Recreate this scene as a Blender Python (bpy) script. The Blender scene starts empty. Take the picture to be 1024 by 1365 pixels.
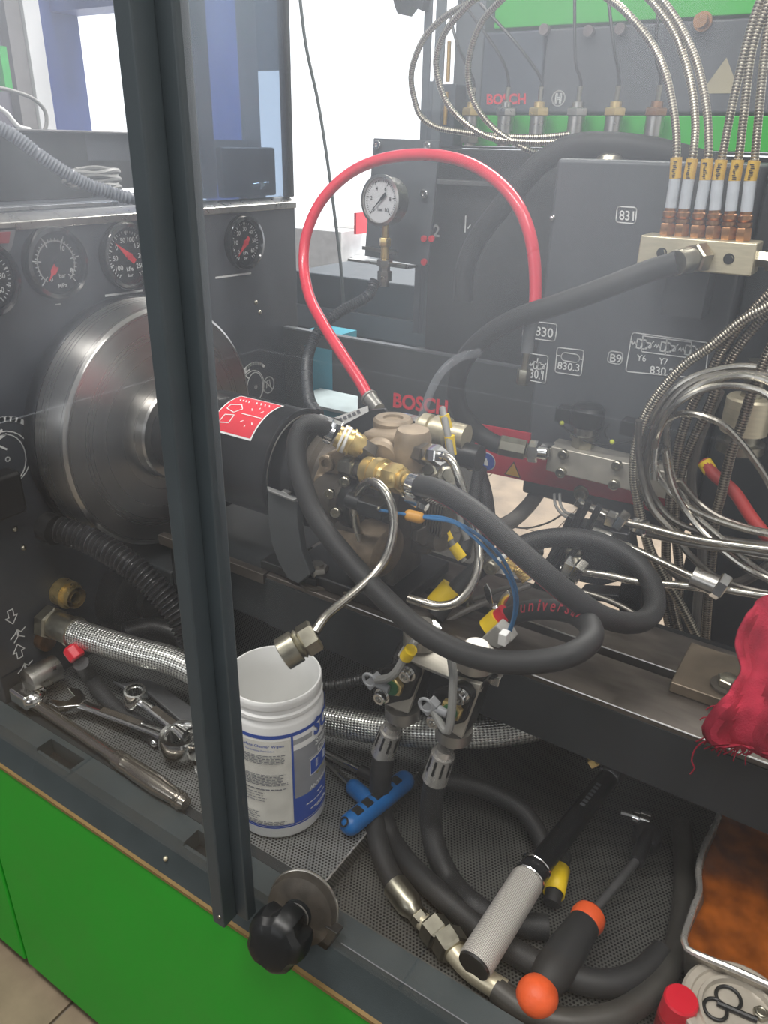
import bpy, math, random
from mathutils import Vector, Matrix
random.seed(7)
PI = math.pi
SC = bpy.context.scene
COL = SC.collection

# ------------------------------------------------------------------ camera
# world: X along the machine bed, Y away from the operator, Z up; metres; Z = 0 is the raised tray
CAM = Vector((0.0, 0.0, 0.74))
FPX = 1031.0
VX = Vector((-1270.0 - 512.0, 150.0 - 682.5, FPX))
VV = Vector((462.0 - 512.0, 0.0, FPX))
VV.y = -(FPX * FPX + VX.x * VV.x) / VX.y
ax = -VX.normalized(); az = -VV.normalized(); ay = az.cross(ax)
# rows = world axes in camera (right, down, forward) coordinates
RW = Matrix((ax, ay, az))
def A(px, py, Y=None, X=None, Z=None):
    """point of the place seen at a photograph pixel, on the plane Y=, X= or Z= it stands on"""
    d = RW @ Vector((px - 512.0, py - 682.5, FPX))
    if Y is not None: t = (Y - CAM.y) / d.y
    elif X is not None: t = (X - CAM.x) / d.x
    else: t = (Z - CAM.z) / d.z
    return CAM + d * t
def T(pts):
    return [A(p[0], p[1], Y=p[2]) if len(p) == 3 else A(p[0], p[1], Z=p[3]) for p in pts]
cd = bpy.data.cameras.new('camera'); cam = bpy.data.objects.new('camera', cd); COL.objects.link(cam)
right = Vector((RW[0][0], RW[1][0], RW[2][0])); down = Vector((RW[0][1], RW[1][1], RW[2][1])); fwd = Vector((RW[0][2], RW[1][2], RW[2][2]))
mw = Matrix.Identity(4)
for i in range(3):
    mw[i][0] = right[i]; mw[i][1] = -down[i]; mw[i][2] = -fwd[i]; mw[i][3] = CAM[i]
cam.matrix_world = mw
cd.sensor_fit = 'VERTICAL'; cd.sensor_height = 36.0; cd.lens = FPX / 1365.0 * 36.0
cd.clip_start = 0.02; cd.clip_end = 60
SC.camera = cam

# ------------------------------------------------------------------ light
SC.view_settings.view_transform = 'Standard'; SC.view_settings.look = 'None'
SC.view_settings.gamma = 1.0; SC.view_settings.use_curve_mapping = False
SC.view_settings.exposure = 0.2
W = bpy.data.worlds.new('daylight'); SC.world = W; W.use_nodes = True
W.node_tree.nodes['Background'].inputs[0].default_value = (0.93, 0.96, 1.0, 1)
W.node_tree.nodes['Background'].inputs[1].default_value = 1.8
def area(name, loc, sx, sy, power, col=(1, 0.97, 0.93), target=None):
    l = bpy.data.lights.new(name, 'AREA'); l.shape = 'RECTANGLE'; l.size = sx; l.size_y = sy; l.energy = power; l.color = col
    o = bpy.data.objects.new(name, l); COL.objects.link(o); o.location = loc
    if target is not None:
        o.rotation_euler = (Vector(target) - Vector(loc)).to_track_quat('-Z', 'Y').to_euler()
    return o
area('ceiling_lamp', (-0.9, -0.1, 2.35), 1.3, 0.35, 40)
area('ceiling_lamp', (0.5, -0.1, 2.35), 0.5, 1.2, 26)
area('ceiling_lamp', (-0.6, 2.8, 2.35), 1.8, 0.8, 150)
def portal(loc, sx, sy, target):
    o = area('window_portal', loc, sx, sy, 1.0, target=target); o.data.cycles.is_portal = True
portal((-1.2, -3.19, 1.55), 3.4, 1.3, (-1.2, 0, 1.55))
portal((-3.59, 3.55, 1.2), 2.1, 2.2, (0, 3.55, 1.2))
portal((-1.5, 4.59, 1.2), 4.2, 2.2, (-1.5, 0, 1.2))

# ------------------------------------------------------------------ materials
def lin(c):
    return tuple(((v / 255.0) / 12.92 if v / 255.0 <= 0.04045 else ((v / 255.0 + 0.055) / 1.055) ** 2.4) for v in c)
def M(name, rgb, rough=0.5, metal=0.0, var=0.12, scale=35, bump=0.0, bscale=400, stretch=(1, 1, 1), coat=0.0, spec=0.5, rvar=0.1):
    m = bpy.data.materials.new(name); m.use_nodes = True
    nt = m.node_tree; N = nt.nodes; L = nt.links; b = N['Principled BSDF']
    c = lin(rgb)
    tc = N.new('ShaderNodeTexCoord'); mp = N.new('ShaderNodeMapping'); mp.inputs['Scale'].default_value = stretch
    L.new(tc.outputs['Object'], mp.inputs['Vector'])
    nz = N.new('ShaderNodeTexNoise'); nz.inputs['Scale'].default_value = scale; nz.inputs['Detail'].default_value = 5
    L.new(mp.outputs[0], nz.inputs['Vector'])
    rp = N.new('ShaderNodeValToRGB'); rp.color_ramp.elements[0].position = 0.3; rp.color_ramp.elements[1].position = 0.7
    rp.color_ramp.elements[0].color = (*[v * (1 - var) for v in c], 1); rp.color_ramp.elements[1].color = (*[min(1, v * (1 + var)) for v in c], 1)
    L.new(nz.outputs['Fac'], rp.inputs[0]); L.new(rp.outputs[0], b.inputs['Base Color'])
    mr = N.new('ShaderNodeMapRange'); mr.inputs['To Min'].default_value = max(0.02, rough - rvar); mr.inputs['To Max'].default_value = min(1, rough + rvar)
    L.new(nz.outputs['Fac'], mr.inputs['Value']); L.new(mr.outputs[0], b.inputs['Roughness'])
    b.inputs['Metallic'].default_value = metal; b.inputs['Coat Weight'].default_value = coat
    b.inputs['Specular IOR Level'].default_value = spec
    if bump:
        n2 = N.new('ShaderNodeTexNoise'); n2.inputs['Scale'].default_value = bscale; n2.inputs['Detail'].default_value = 3
        L.new(mp.outputs[0], n2.inputs['Vector'])
        bp = N.new('ShaderNodeBump'); bp.inputs['Strength'].default_value = bump; bp.inputs['Distance'].default_value = 0.001
        L.new(n2.outputs['Fac'], bp.inputs['Height']); L.new(bp.outputs[0], b.inputs['Normal'])
    return m
def math_node(nt, op, a, b=None):
    n = nt.nodes.new('ShaderNodeMath'); n.operation = op
    for i, v in enumerate((a, b)):
        if v is None: continue
        if isinstance(v, (int, float)): n.inputs[i].default_value = v
        else: nt.links.new(v, n.inputs[i])
    return n.outputs[0]
def braid_material(name, dark, bright, ku, kv, rough=0.3, metal=0.9, cross=True, thr=(0.0, 0.5)):
    """woven wire: a lattice in the hose's own UV (u around, v along, metres)"""
    m = bpy.data.materials.new(name); m.use_nodes = True
    nt = m.node_tree; N = nt.nodes; L = nt.links; b = N['Principled BSDF']
    uv = N.new('ShaderNodeUVMap'); sp = N.new('ShaderNodeSeparateXYZ'); L.new(uv.outputs[0], sp.inputs[0])
    u = math_node(nt, 'MULTIPLY', sp.outputs[0], ku * 2 * PI); v = math_node(nt, 'MULTIPLY', sp.outputs[1], kv * 2 * PI)
    if cross:
        s = math_node(nt, 'MULTIPLY', math_node(nt, 'SINE', math_node(nt, 'ADD', u, v)), math_node(nt, 'SINE', math_node(nt, 'SUBTRACT', u, v)))
    else:
        s = math_node(nt, 'MULTIPLY', math_node(nt, 'ADD', math_node(nt, 'COSINE', u), math_node(nt, 'SINE', v)), 0.5)
    rp = N.new('ShaderNodeValToRGB'); rp.color_ramp.elements[0].position = 0.0; rp.color_ramp.elements[1].position = 1.0
    f = N.new('ShaderNodeMapRange'); f.inputs['From Min'].default_value = thr[0]; f.inputs['From Max'].default_value = thr[1]
    L.new(s, f.inputs['Value'])
    rp.color_ramp.elements[0].color = (*lin(dark), 1); rp.color_ramp.elements[1].color = (*lin(bright), 1)
    L.new(f.outputs[0], rp.inputs[0]); L.new(rp.outputs[0], b.inputs['Base Color'])
    b.inputs['Metallic'].default_value = metal; b.inputs['Roughness'].default_value = rough
    bp = N.new('ShaderNodeBump'); bp.inputs['Strength'].default_value = 0.8; bp.inputs['Distance'].default_value = 0.0008
    L.new(f.outputs[0], bp.inputs['Height']); L.new(bp.outputs[0], b.inputs['Normal'])
    return m
def perforated_material(name, rgb, a=0.0042, r=0.00125):
    m = bpy.data.materials.new(name); m.use_nodes = True
    nt = m.node_tree; N = nt.nodes; L = nt.links; b = N['Principled BSDF']
    b.inputs['Metallic'].default_value = 0.35; b.inputs['Roughness'].default_value = 0.45
    tc = N.new('ShaderNodeTexCoord'); geo = tc.outputs['UV']
    def dist(off):
        ad = N.new('ShaderNodeVectorMath'); ad.operation = 'MULTIPLY_ADD'
        ad.inputs[1].default_value = (1 / a, 1 / (a * 1.732), 0); ad.inputs[2].default_value = (off, off, 0); L.new(geo, ad.inputs[0])
        fr = N.new('ShaderNodeVectorMath'); fr.operation = 'FRACTION'; L.new(ad.outputs[0], fr.inputs[0])
        sb = N.new('ShaderNodeVectorMath'); sb.operation = 'SUBTRACT'; sb.inputs[1].default_value = (0.5, 0.5, 0); L.new(fr.outputs[0], sb.inputs[0])
        ml = N.new('ShaderNodeVectorMath'); ml.operation = 'MULTIPLY'; ml.inputs[1].default_value = (a, a * 1.732, 0); L.new(sb.outputs[0], ml.inputs[0])
        ln = N.new('ShaderNodeVectorMath'); ln.operation = 'LENGTH'; L.new(ml.outputs[0], ln.inputs[0])
        return ln.outputs['Value']
    d = math_node(nt, 'MINIMUM', dist(0.0), dist(0.5))
    al = math_node(nt, 'GREATER_THAN', d, r)
    nz = N.new('ShaderNodeTexNoise'); nz.inputs['Scale'].default_value = 9; nz.inputs['Detail'].default_value = 6
    L.new(tc.outputs['Object'], nz.inputs['Vector'])
    rp = N.new('ShaderNodeValToRGB'); rp.color_ramp.elements[0].position = 0.3; rp.color_ramp.elements[1].position = 0.7
    c = lin(rgb); rp.color_ramp.elements[0].color = (*[v * .75 for v in c], 1); rp.color_ramp.elements[1].color = (*[v * 1.2 for v in c], 1)
    L.new(nz.outputs['Fac'], rp.inputs[0]); L.new(rp.outputs[0], b.inputs['Base Color']); L.new(al, b.inputs['Alpha'])
    return m
def glass_material(name, tint=(1, 1, 1), dirt=(0.01, 0.05), dirt_col=(0.75, 0.8, 0.88), refl=0.5, nscale=2.5, rise=None):
    """thin pane: clear, a Fresnel reflection, and a film of dust, wipe marks and painted haze"""
    m = bpy.data.materials.new(name); m.use_nodes = True
    nt = m.node_tree; N = nt.nodes; L = nt.links
    N.remove(N['Principled BSDF']); out = N['Material Output']
    tr = N.new('ShaderNodeBsdfTransparent'); tr.inputs[0].default_value = (*tint, 1)
    gl = N.new('ShaderNodeBsdfGlossy'); gl.inputs['Roughness'].default_value = 0.015
    fr = N.new('ShaderNodeFresnel'); ge = N.new('ShaderNodeNewGeometry')
    L.new(math_node(nt, 'ADD', math_node(nt, 'MULTIPLY', ge.outputs['Backfacing'], 1 / 1.4 - 1.4), 1.4), fr.inputs['IOR'])
    mx = N.new('ShaderNodeMixShader'); L.new(math_node(nt, 'MULTIPLY', fr.outputs[0], refl), mx.inputs[0]); L.new(tr.outputs[0], mx.inputs[1]); L.new(gl.outputs[0], mx.inputs[2])
    df = N.new('ShaderNodeBsdfDiffuse'); df.inputs[0].default_value = (*dirt_col, 1)
    tl = N.new('ShaderNodeBsdfTranslucent'); tl.inputs[0].default_value = (*dirt_col, 1)
    m1 = N.new('ShaderNodeMixShader'); m1.inputs[0].default_value = 0.5; L.new(df.outputs[0], m1.inputs[1]); L.new(tl.outputs[0], m1.inputs[2])
    tc = N.new('ShaderNodeTexCoord'); mp = N.new('ShaderNodeMapping'); mp.inputs['Rotation'].default_value = (0, 0.5, 0); mp.inputs['Scale'].default_value = (1.6, 1, 0.6)
    L.new(tc.outputs['Object'], mp.inputs[0])
    nz = N.new('ShaderNodeTexNoise'); nz.inputs['Scale'].default_value = nscale; nz.inputs['Detail'].default_value = 6; nz.inputs['Distortion'].default_value = 0.6
    L.new(mp.outputs[0], nz.inputs['Vector'])
    mr = N.new('ShaderNodeMapRange'); mr.inputs['From Min'].default_value = 0.35; mr.inputs['From Max'].default_value = 0.7
    mr.inputs['To Min'].default_value = dirt[0]; mr.inputs['To Max'].default_value = dirt[1]; L.new(nz.outputs['Fac'], mr.inputs[0])
    m2 = N.new('ShaderNodeMixShader'); fac = mr.outputs[0]
    if rise:   # paler film towards the top paints in the veil of reflected light
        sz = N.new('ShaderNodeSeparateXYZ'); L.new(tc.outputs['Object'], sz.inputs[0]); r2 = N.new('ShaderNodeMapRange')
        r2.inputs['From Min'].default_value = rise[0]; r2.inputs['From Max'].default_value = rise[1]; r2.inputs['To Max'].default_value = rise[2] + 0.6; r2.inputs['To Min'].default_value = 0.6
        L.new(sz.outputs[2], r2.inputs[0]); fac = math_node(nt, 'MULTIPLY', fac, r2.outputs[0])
    L.new(fac, m2.inputs[0]); L.new(mx.outputs[0], m2.inputs[1]); L.new(m1.outputs[0], m2.inputs[2])
    L.new(m2.outputs[0], out.inputs[0])
    return m
def turned_material(name, rgb, rough=0.28, zc=0.185):
    """lathe-turned steel: rings about the shaft (object X axis)"""
    m = bpy.data.materials.new(name); m.use_nodes = True
    nt = m.node_tree; N = nt.nodes; L = nt.links; b = N['Principled BSDF']
    b.inputs['Base Color'].default_value = (*lin(rgb), 1); b.inputs['Metallic'].default_value = 1.0; b.inputs['Roughness'].default_value = rough
    b.inputs['Anisotropic'].default_value = 0.85; b.inputs['Anisotropic Rotation'].default_value = 0.25
    tg = N.new('ShaderNodeTangent'); tg.direction_type = 'RADIAL'; tg.axis = 'X'; L.new(tg.outputs[0], b.inputs['Tangent'])
    tc = N.new('ShaderNodeTexCoord'); sp = N.new('ShaderNodeSeparateXYZ'); L.new(tc.outputs['Object'], sp.inputs[0])
    r2 = math_node(nt, 'ADD', math_node(nt, 'MULTIPLY', sp.outputs[1], sp.outputs[1]), math_node(nt, 'POWER', math_node(nt, 'ABSOLUTE', math_node(nt, 'SUBTRACT', sp.outputs[2], zc)), 2.0))
    r = math_node(nt, 'SQRT', r2)
    cb = N.new('ShaderNodeCombineXYZ'); L.new(math_node(nt, 'ADD', r, sp.outputs[0]), cb.inputs[0])
    nz = N.new('ShaderNodeTexNoise'); nz.inputs['Scale'].default_value = 420; nz.inputs['Detail'].default_value = 2; L.new(cb.outputs[0], nz.inputs['Vector'])
    bp = N.new('ShaderNodeBump'); bp.inputs['Strength'].default_value = 0.12; bp.inputs['Distance'].default_value = 0.0004
    L.new(nz.outputs['Fac'], bp.inputs['Height']); L.new(bp.outputs[0], b.inputs['Normal'])
    rp = N.new('ShaderNodeMapRange'); rp.inputs['To Min'].default_value = rough * 0.7; rp.inputs['To Max'].default_value = rough * 1.4
    L.new(nz.outputs['Fac'], rp.inputs[0]); L.new(rp.outputs[0], b.inputs['Roughness'])
    return m

plate_grey = M('charcoal_painted_plate', (58, 62, 68), 0.48, 0, 0.08, 20, 0.05, 700)
box_grey = M('grey_painted_steel', (72, 76, 80), 0.48, 0, 0.06, 20, 0.05, 700)
dark_paint = M('dark_painted_steel', (38, 42, 44), 0.5, 0, 0.12, 20, 0.1, 800)
black_paint = M('black_painted_steel', (24, 25, 26), 0.42, 0, 0.15, 25)
rail_paint = M('slate_painted_rail', (62, 70, 72), 0.42, 0, 0.08, 25, 0.15, 800)
post_paint = M('slate_painted_post', (66, 74, 78), 0.45, 0, 0.06, 25, 0.1, 900)
green_paint = M('green_textured_paint', (25, 168, 36), 0.5, 0, 0.05, 10, 0.08, 600)
red_paint = M('red_painted_plate', (196, 30, 58), 0.45, 0, 0.06, 20)
rubber = M('black_rubber', (40, 40, 40), 0.6, 0, 0.12, 60, 0.06, 500)
soft_black = M('black_plastic', (26, 27, 27), 0.4, 0, 0.1, 50)
steel = M('bright_steel', (190, 188, 182), 0.3, 1.0, 0.1, 80)
chrome = M('chrome', (225, 225, 222), 0.14, 1.0, 0.06, 60, rvar=0.06)
bed_steel = M('oiled_bed_steel', (112, 106, 100), 0.42, 0.85, 0.25, 22, 0.1, 500, (1, 3, 1))
zinc = M('zinc_plated_steel', (170, 166, 150), 0.34, 1.0, 0.12, 90)
brass = M('brass', (222, 196, 132), 0.3, 0.8, 0.12, 90)
old_brass = M('weathered_brass', (170, 128, 92), 0.4, 1.0, 0.2, 90)
alu = M('brushed_aluminium', (200, 195, 182), 0.42, 0.55, 0.08, 60, 0.1, 500, (1, 8, 1))
nickel = M('warm_machined_steel', (214, 204, 176), 0.38, 0.6, 0.08, 60, 0.1, 500, (1, 1, 6))
cast = M('cast_aluminium', (150, 134, 112), 0.5, 0.4, 0.22, 60, 0.25, 700)
dark_cast = M('oily_dark_casting', (84, 78, 70), 0.5, 0.4, 0.3, 60, 0.2, 700)
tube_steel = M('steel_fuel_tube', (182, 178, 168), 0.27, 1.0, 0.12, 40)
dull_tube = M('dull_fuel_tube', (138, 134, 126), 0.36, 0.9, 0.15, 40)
white_plastic = M('white_plastic', (240, 240, 237), 0.42, 0, 0.02, 30)
white_print = M('white_print', (228, 230, 228), 0.6, 0, 0.05, 80)
grey_print = M('grey_print', (120, 122, 126), 0.6, 0, 0.05, 80)
red_print = M('red_print', (214, 40, 58), 0.6, 0, 0.05, 80)
red_plastic = M('red_plastic', (212, 28, 48), 0.35, 0, 0.05, 40)
red_hose_m = M('red_hose_rubber', (222, 40, 66), 0.3, 0, 0.05, 40, coat=0.3)
yellow_plastic = M('yellow_sleeve', (244, 208, 24), 0.5, 0, 0.06, 60)
ochre_label = M('ochre_label', (206, 168, 66), 0.55, 0, 0.08, 60)
clear_sleeve = M('milky_sleeve', (188, 194, 200), 0.3, 0, 0.1, 60, coat=0.4)
blue_plastic = M('blue_plastic', (14, 98, 164), 0.4, 0, 0.08, 60)
blue_print = M('blue_print', (40, 78, 170), 0.55, 0, 0.05, 60)
blue_wire = M('blue_wire', (38, 108, 160), 0.45, 0, 0.05, 60)
orange_plastic = M('orange_plastic', (240, 96, 42), 0.5, 0, 0.1, 70, 0.3, 300)
grey_cable = M('grey_cable', (134, 134, 130), 0.5, 0, 0.06, 60)
gold_wire = M('gold_resistor', (206, 150, 60), 0.45, 0, 0.05, 60)
cloth_red = M('red_cotton_rag', (160, 44, 62), 0.95, 0, 0.35, 45, 1.0, 520, spec=0.05)
dial_black = M('black_dial', (20, 21, 23), 0.4, 0, 0.05, 60)
dial_white = M('white_dial', (226, 230, 232), 0.5, 0, 0.04, 60)
tile_m = M('beige_stone_tile', (136, 120, 100), 0.42, 0, 0.35, 9, 0.08, 60)
grout_m = M('grey_grout', (120, 112, 102), 0.8, 0, 0.2, 30)
wall_m = M('white_wall_paint', (232, 234, 236), 0.8, 0, 0.03, 6)
wall_grey = M('grey_wall_paint', (84, 86, 90), 0.8, 0, 0.05, 3)
blue_pillar_m = M('blue_gloss_paint', (64, 84, 150), 0.5, 0, 0.1, 6)
teal_m = M('teal_machine_paint', (66, 150, 170), 0.5, 0, 0.05, 10)
oil_m = M('amber_used_oil', (140, 74, 20), 0.12, 0, 0.6, 34, 0.6, 40, coat=0.6, spec=0.6)
pan_m = M('worn_pan_steel', (158, 152, 142), 0.4, 0.8, 0.2, 40, 0.2, 200)
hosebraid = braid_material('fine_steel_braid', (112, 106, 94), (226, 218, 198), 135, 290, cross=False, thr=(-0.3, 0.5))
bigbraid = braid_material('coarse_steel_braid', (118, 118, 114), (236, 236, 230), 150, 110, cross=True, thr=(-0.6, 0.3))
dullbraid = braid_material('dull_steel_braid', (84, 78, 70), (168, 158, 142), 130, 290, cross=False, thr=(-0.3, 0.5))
crimp_m = M('bright_crimp', (214, 211, 204), 0.27, 0.7, 0.08, 60, rvar=0.04)
satin = M('satin_steel', (172, 168, 160), 0.36, 0.8, 0.1, 60)
knurl = braid_material('knurled_steel', (168, 162, 154), (240, 236, 228), 260, 260, rough=0.4, metal=0.35, thr=(-0.6, 0.6))
perf_dark = perforated_material('shaded_oily_perforated_steel', (98, 98, 94))  # darker copy: oil, plus shade of the lower bay and step in the colour
perf = perforated_material('perforated_tray_steel', (128, 130, 128))
turned = turned_material('turned_steel', (196, 194, 190))
pane_m = glass_material('dusty_veiled_door_glass', dirt=(0.004, 0.03), rise=(0.40, 0.92, 7.0))
smoked = glass_material('smoked_side_glass', (0.55, 0.62, 0.70), (0.10, 0.30), (0.6, 0.7, 0.85))
gauge_glass = glass_material('gauge_glass', (0.95, 0.95, 0.95), (0.0, 0.004), refl=0.3)
clear_tube_m = glass_material('clear_tube', (0.88, 0.88, 0.86), (0.10, 0.25), nscale=40)

# ------------------------------------------------------------------ mesh building
def frame_of(d):
    d = d.normalized(); h = Vector((0, 0, 1)) if abs(d.z) < 0.9 else Vector((1, 0, 0))
    u = d.cross(h).normalized(); return u, d.cross(u).normalized()
def spline(pts, step=0.006):
    """Catmull-Rom through the control points"""
    P = [pts[0] * 2 - pts[1]] + list(pts) + [pts[-1] * 2 - pts[-2]]; out = []
    for i in range(1, len(P) - 2):
        p0, p1, p2, p3 = P[i - 1:i + 3]; n = max(2, int((p2 - p1).length / step))
        for k in range(n):
            t = k / n
            out.append(0.5 * ((2 * p1) + (p2 - p0) * t + (2 * p0 - 5 * p1 + 4 * p2 - p3) * t * t + (3 * p1 - p0 - 3 * p2 + p3) * t ** 3))
    out.append(pts[-1].copy()); return out
class MB:
    def __init__(s): s.v = []; s.f = []; s.uv = []; s.mi = []; s.cur = 0
    def add(s, vs, fs, uvs=None):
        o = len(s.v); s.v += [Vector(v) for v in vs]
        for i, f in enumerate(fs):
            s.f.append([o + k for k in f]); s.uv.append(uvs[i] if uvs else None); s.mi.append(s.cur)
        return s
    def box(s, lo, hi):
        x0, y0, z0 = lo; x1, y1, z1 = hi
        return s.add([(x0, y0, z0), (x1, y0, z0), (x1, y1, z0), (x0, y1, z0), (x0, y0, z1), (x1, y0, z1), (x1, y1, z1), (x0, y1, z1)],
                     [(0, 3, 2, 1), (4, 5, 6, 7), (0, 1, 5, 4), (1, 2, 6, 5), (2, 3, 7, 6), (3, 0, 4, 7)])
    def obox(s, c, u, v, w, sx, sy, sz):
        """box about c with unit axes u, v, w and full sizes"""
        c = Vector(c); P = []
        for k in (-1, 1):
            for i, j in ((-1, -1), (1, -1), (1, 1), (-1, 1)):
                P.append(c + u * (i * sx / 2) + v * (j * sy / 2) + w * (k * sz / 2))
        return s.add(P, [(0, 3, 2, 1), (4, 5, 6, 7), (0, 1, 5, 4), (1, 2, 6, 5), (2, 3, 7, 6), (3, 0, 4, 7)])
    def bar(s, p0, p1, w, h, up):
        d = (p1 - p0); L = d.length; d = d.normalized(); n = (up - d * up.dot(d)).normalized(); sd = n.cross(d)
        return s.obox((p0 + p1) / 2, d, sd, n, L, w, h)
    def rings(s, cs, n=20, caps=(True, True), twist=0.0):
        """surface through circles (centre, radius, u, v)"""
        vs = []; fs = []; uvs = []; L = 0.0; pl = [0.0]
        for i in range(1, len(cs)): L += (cs[i][0] - cs[i - 1][0]).length; pl.append(L)
        for c, r, u, v in cs:
            for k in range(n):
                a = 2 * PI * k / n + twist; vs.append(c + u * (r * math.cos(a)) + v * (r * math.sin(a)))
        for i in range(len(cs) - 1):
            for k in range(n):
                k2 = (k + 1) % n; fs.append((i * n + k, i * n + k2, (i + 1) * n + k2, (i + 1) * n + k))
                c = 2 * PI * max(cs[i][1], 1e-5); u0, u1 = k / n * c, (k + 1) / n * c
                uvs.append([(u0, pl[i]), (u1, pl[i]), (u1, pl[i + 1]), (u0, pl[i + 1])])
        if caps[0]: fs.append(tuple(range(n - 1, -1, -1))); uvs.append([(0, 0)] * n)
        if caps[1]: fs.append(tuple((len(cs) - 1) * n + k for k in range(n))); uvs.append([(0, 0)] * n)
        return s.add(vs, fs, uvs)
    def cyl(s, p0, p1, r0, r1=None, n=24, caps=(True, True), twist=0.0):
        p0 = Vector(p0); p1 = Vector(p1); u, v = frame_of(p1 - p0)
        return s.rings([(p0, r0, u, v), (p1, r0 if r1 is None else r1, u, v)], n, caps, twist)
    def hexn(s, p0, p1, r, twist=0.3):
        p0 = Vector(p0); p1 = Vector(p1); d = (p1 - p0); u, v = frame_of(d); e = min(0.12 * d.length, r * .2)
        dn = d.normalized()
        return s.rings([(p0, r * .88, u, v), (p0 + dn * e, r, u, v), (p1 - dn * e, r, u, v), (p1, r * .88, u, v)], 6, (True, True), twist)
    def lathe(s, o, axis, prof, n=40, caps=(True, True)):
        o = Vector(o); axis = Vector(axis).normalized(); u, v = frame_of(axis)
        return s.rings([(o + axis * t, max(r, 1e-5), u, v) for t, r in prof], n, caps)
    def tube(s, pts, r, n=12, caps=(True, True), rf=None):
        u = None; cs = []; L = 0.0
        for i, p in enumerate(pts):
            d = (pts[min(i + 1, len(pts) - 1)] - pts[max(i - 1, 0)]).normalized()
            if i: L += (p - pts[i - 1]).length
            if u is None: u, v = frame_of(d)
            else:
                u = (u - d * u.dot(d)).normalized(); v = d.cross(u).normalized()
            cs.append((p, rf(L) if rf else r, u.copy(), v.copy()))
        return s.rings(cs, n, caps)
    def torus(s, c, axis, R, r, n=32, m=8):
        c = Vector(c); axis = Vector(axis).normalized(); u, v = frame_of(axis); vs = []; fs = []
        for i in range(n):
            a = 2 * PI * i / n; e = u * math.cos(a) + v * math.sin(a)
            for j in range(m):
                b = 2 * PI * j / m; vs.append(c + e * (R + r * math.cos(b)) + axis * (r * math.sin(b)))
        for i in range(n):
            for j in range(m):
                fs.append((i * m + j, ((i + 1) % n) * m + j, ((i + 1) % n) * m + (j + 1) % m, i * m + (j + 1) % m))
        return s.add(vs, fs)
    def ball(s, c, r, sc=(1, 1, 1), n=20, m=12, flat=None):
        c = Vector(c); pr = [(-math.cos(PI * i / m), math.sin(PI * i / m)) for i in range(m + 1)]
        return s.rings([(c + Vector((0, 0, z * r * sc[2])), max(q * r, 1e-5), Vector((sc[0], 0, 0)), Vector((0, sc[1], 0))) for z, q in pr], n)
    def capsule(s, p0, p1, r, n=20, k=5, r1=None):
        p0 = Vector(p0); p1 = Vector(p1); d = (p1 - p0).normalized(); u, v = frame_of(d); r1 = r if r1 is None else r1; cs = []
        for i in range(k + 1):
            a = PI / 2 * i / k; cs.append((p0 - d * (r * math.cos(a)) + d * 0, max(r * math.sin(a), 1e-5), u, v))
        for i in range(k + 1):
            a = PI / 2 * i / k; cs.append((p1 + d * (r1 * math.sin(a)), max(r1 * math.cos(a), 1e-5), u, v))
        return s.rings(cs, n)
    def prism(s, pts, depth):
        """polygon of 3-D points pushed along the vector depth"""
        n = len(pts); P = [Vector(p) for p in pts]; Q = [p + Vector(depth) for p in P]
        return s.add(P + Q, [tuple(range(n)), tuple(range(2 * n - 1, n - 1, -1))] + [(i, i + n, (i + 1) % n + n, (i + 1) % n) for i in range(n)])
    def stroke(s, pts, w, nrm, closed=False, h=0.0004):
        pts = list(pts) + ([pts[0]] if closed else [])
        for a, b in zip(pts[:-1], pts[1:]):
            e = (b - a).normalized() * (w * .45); s.bar(a - e, b + e, w, h, nrm)
        return s
    def mesh(s, name, off=Vector((0, 0, 0)), mats=()):
        me = bpy.data.meshes.new(name); me.from_pydata([tuple(v - off) for v in s.v], [], s.f)
        if any(u is not None for u in s.uv):
            ul = me.uv_layers.new(name='UVMap'); i = 0; flat = [0.0] * (2 * len(me.loops))
            for f, u in zip(s.f, s.uv):
                for k in range(len(f)):
                    if u is not None: flat[2 * i], flat[2 * i + 1] = u[k]
                    i += 1
            ul.data.foreach_set('uv', flat)
        for m in mats: me.materials.append(m)
        if any(s.mi): me.polygons.foreach_set('material_index', s.mi)
        me.polygons.foreach_set('use_smooth', [True] * len(me.polygons))
        me.set_sharp_from_angle(angle=math.radians(34)); me.update()
        return me
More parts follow.
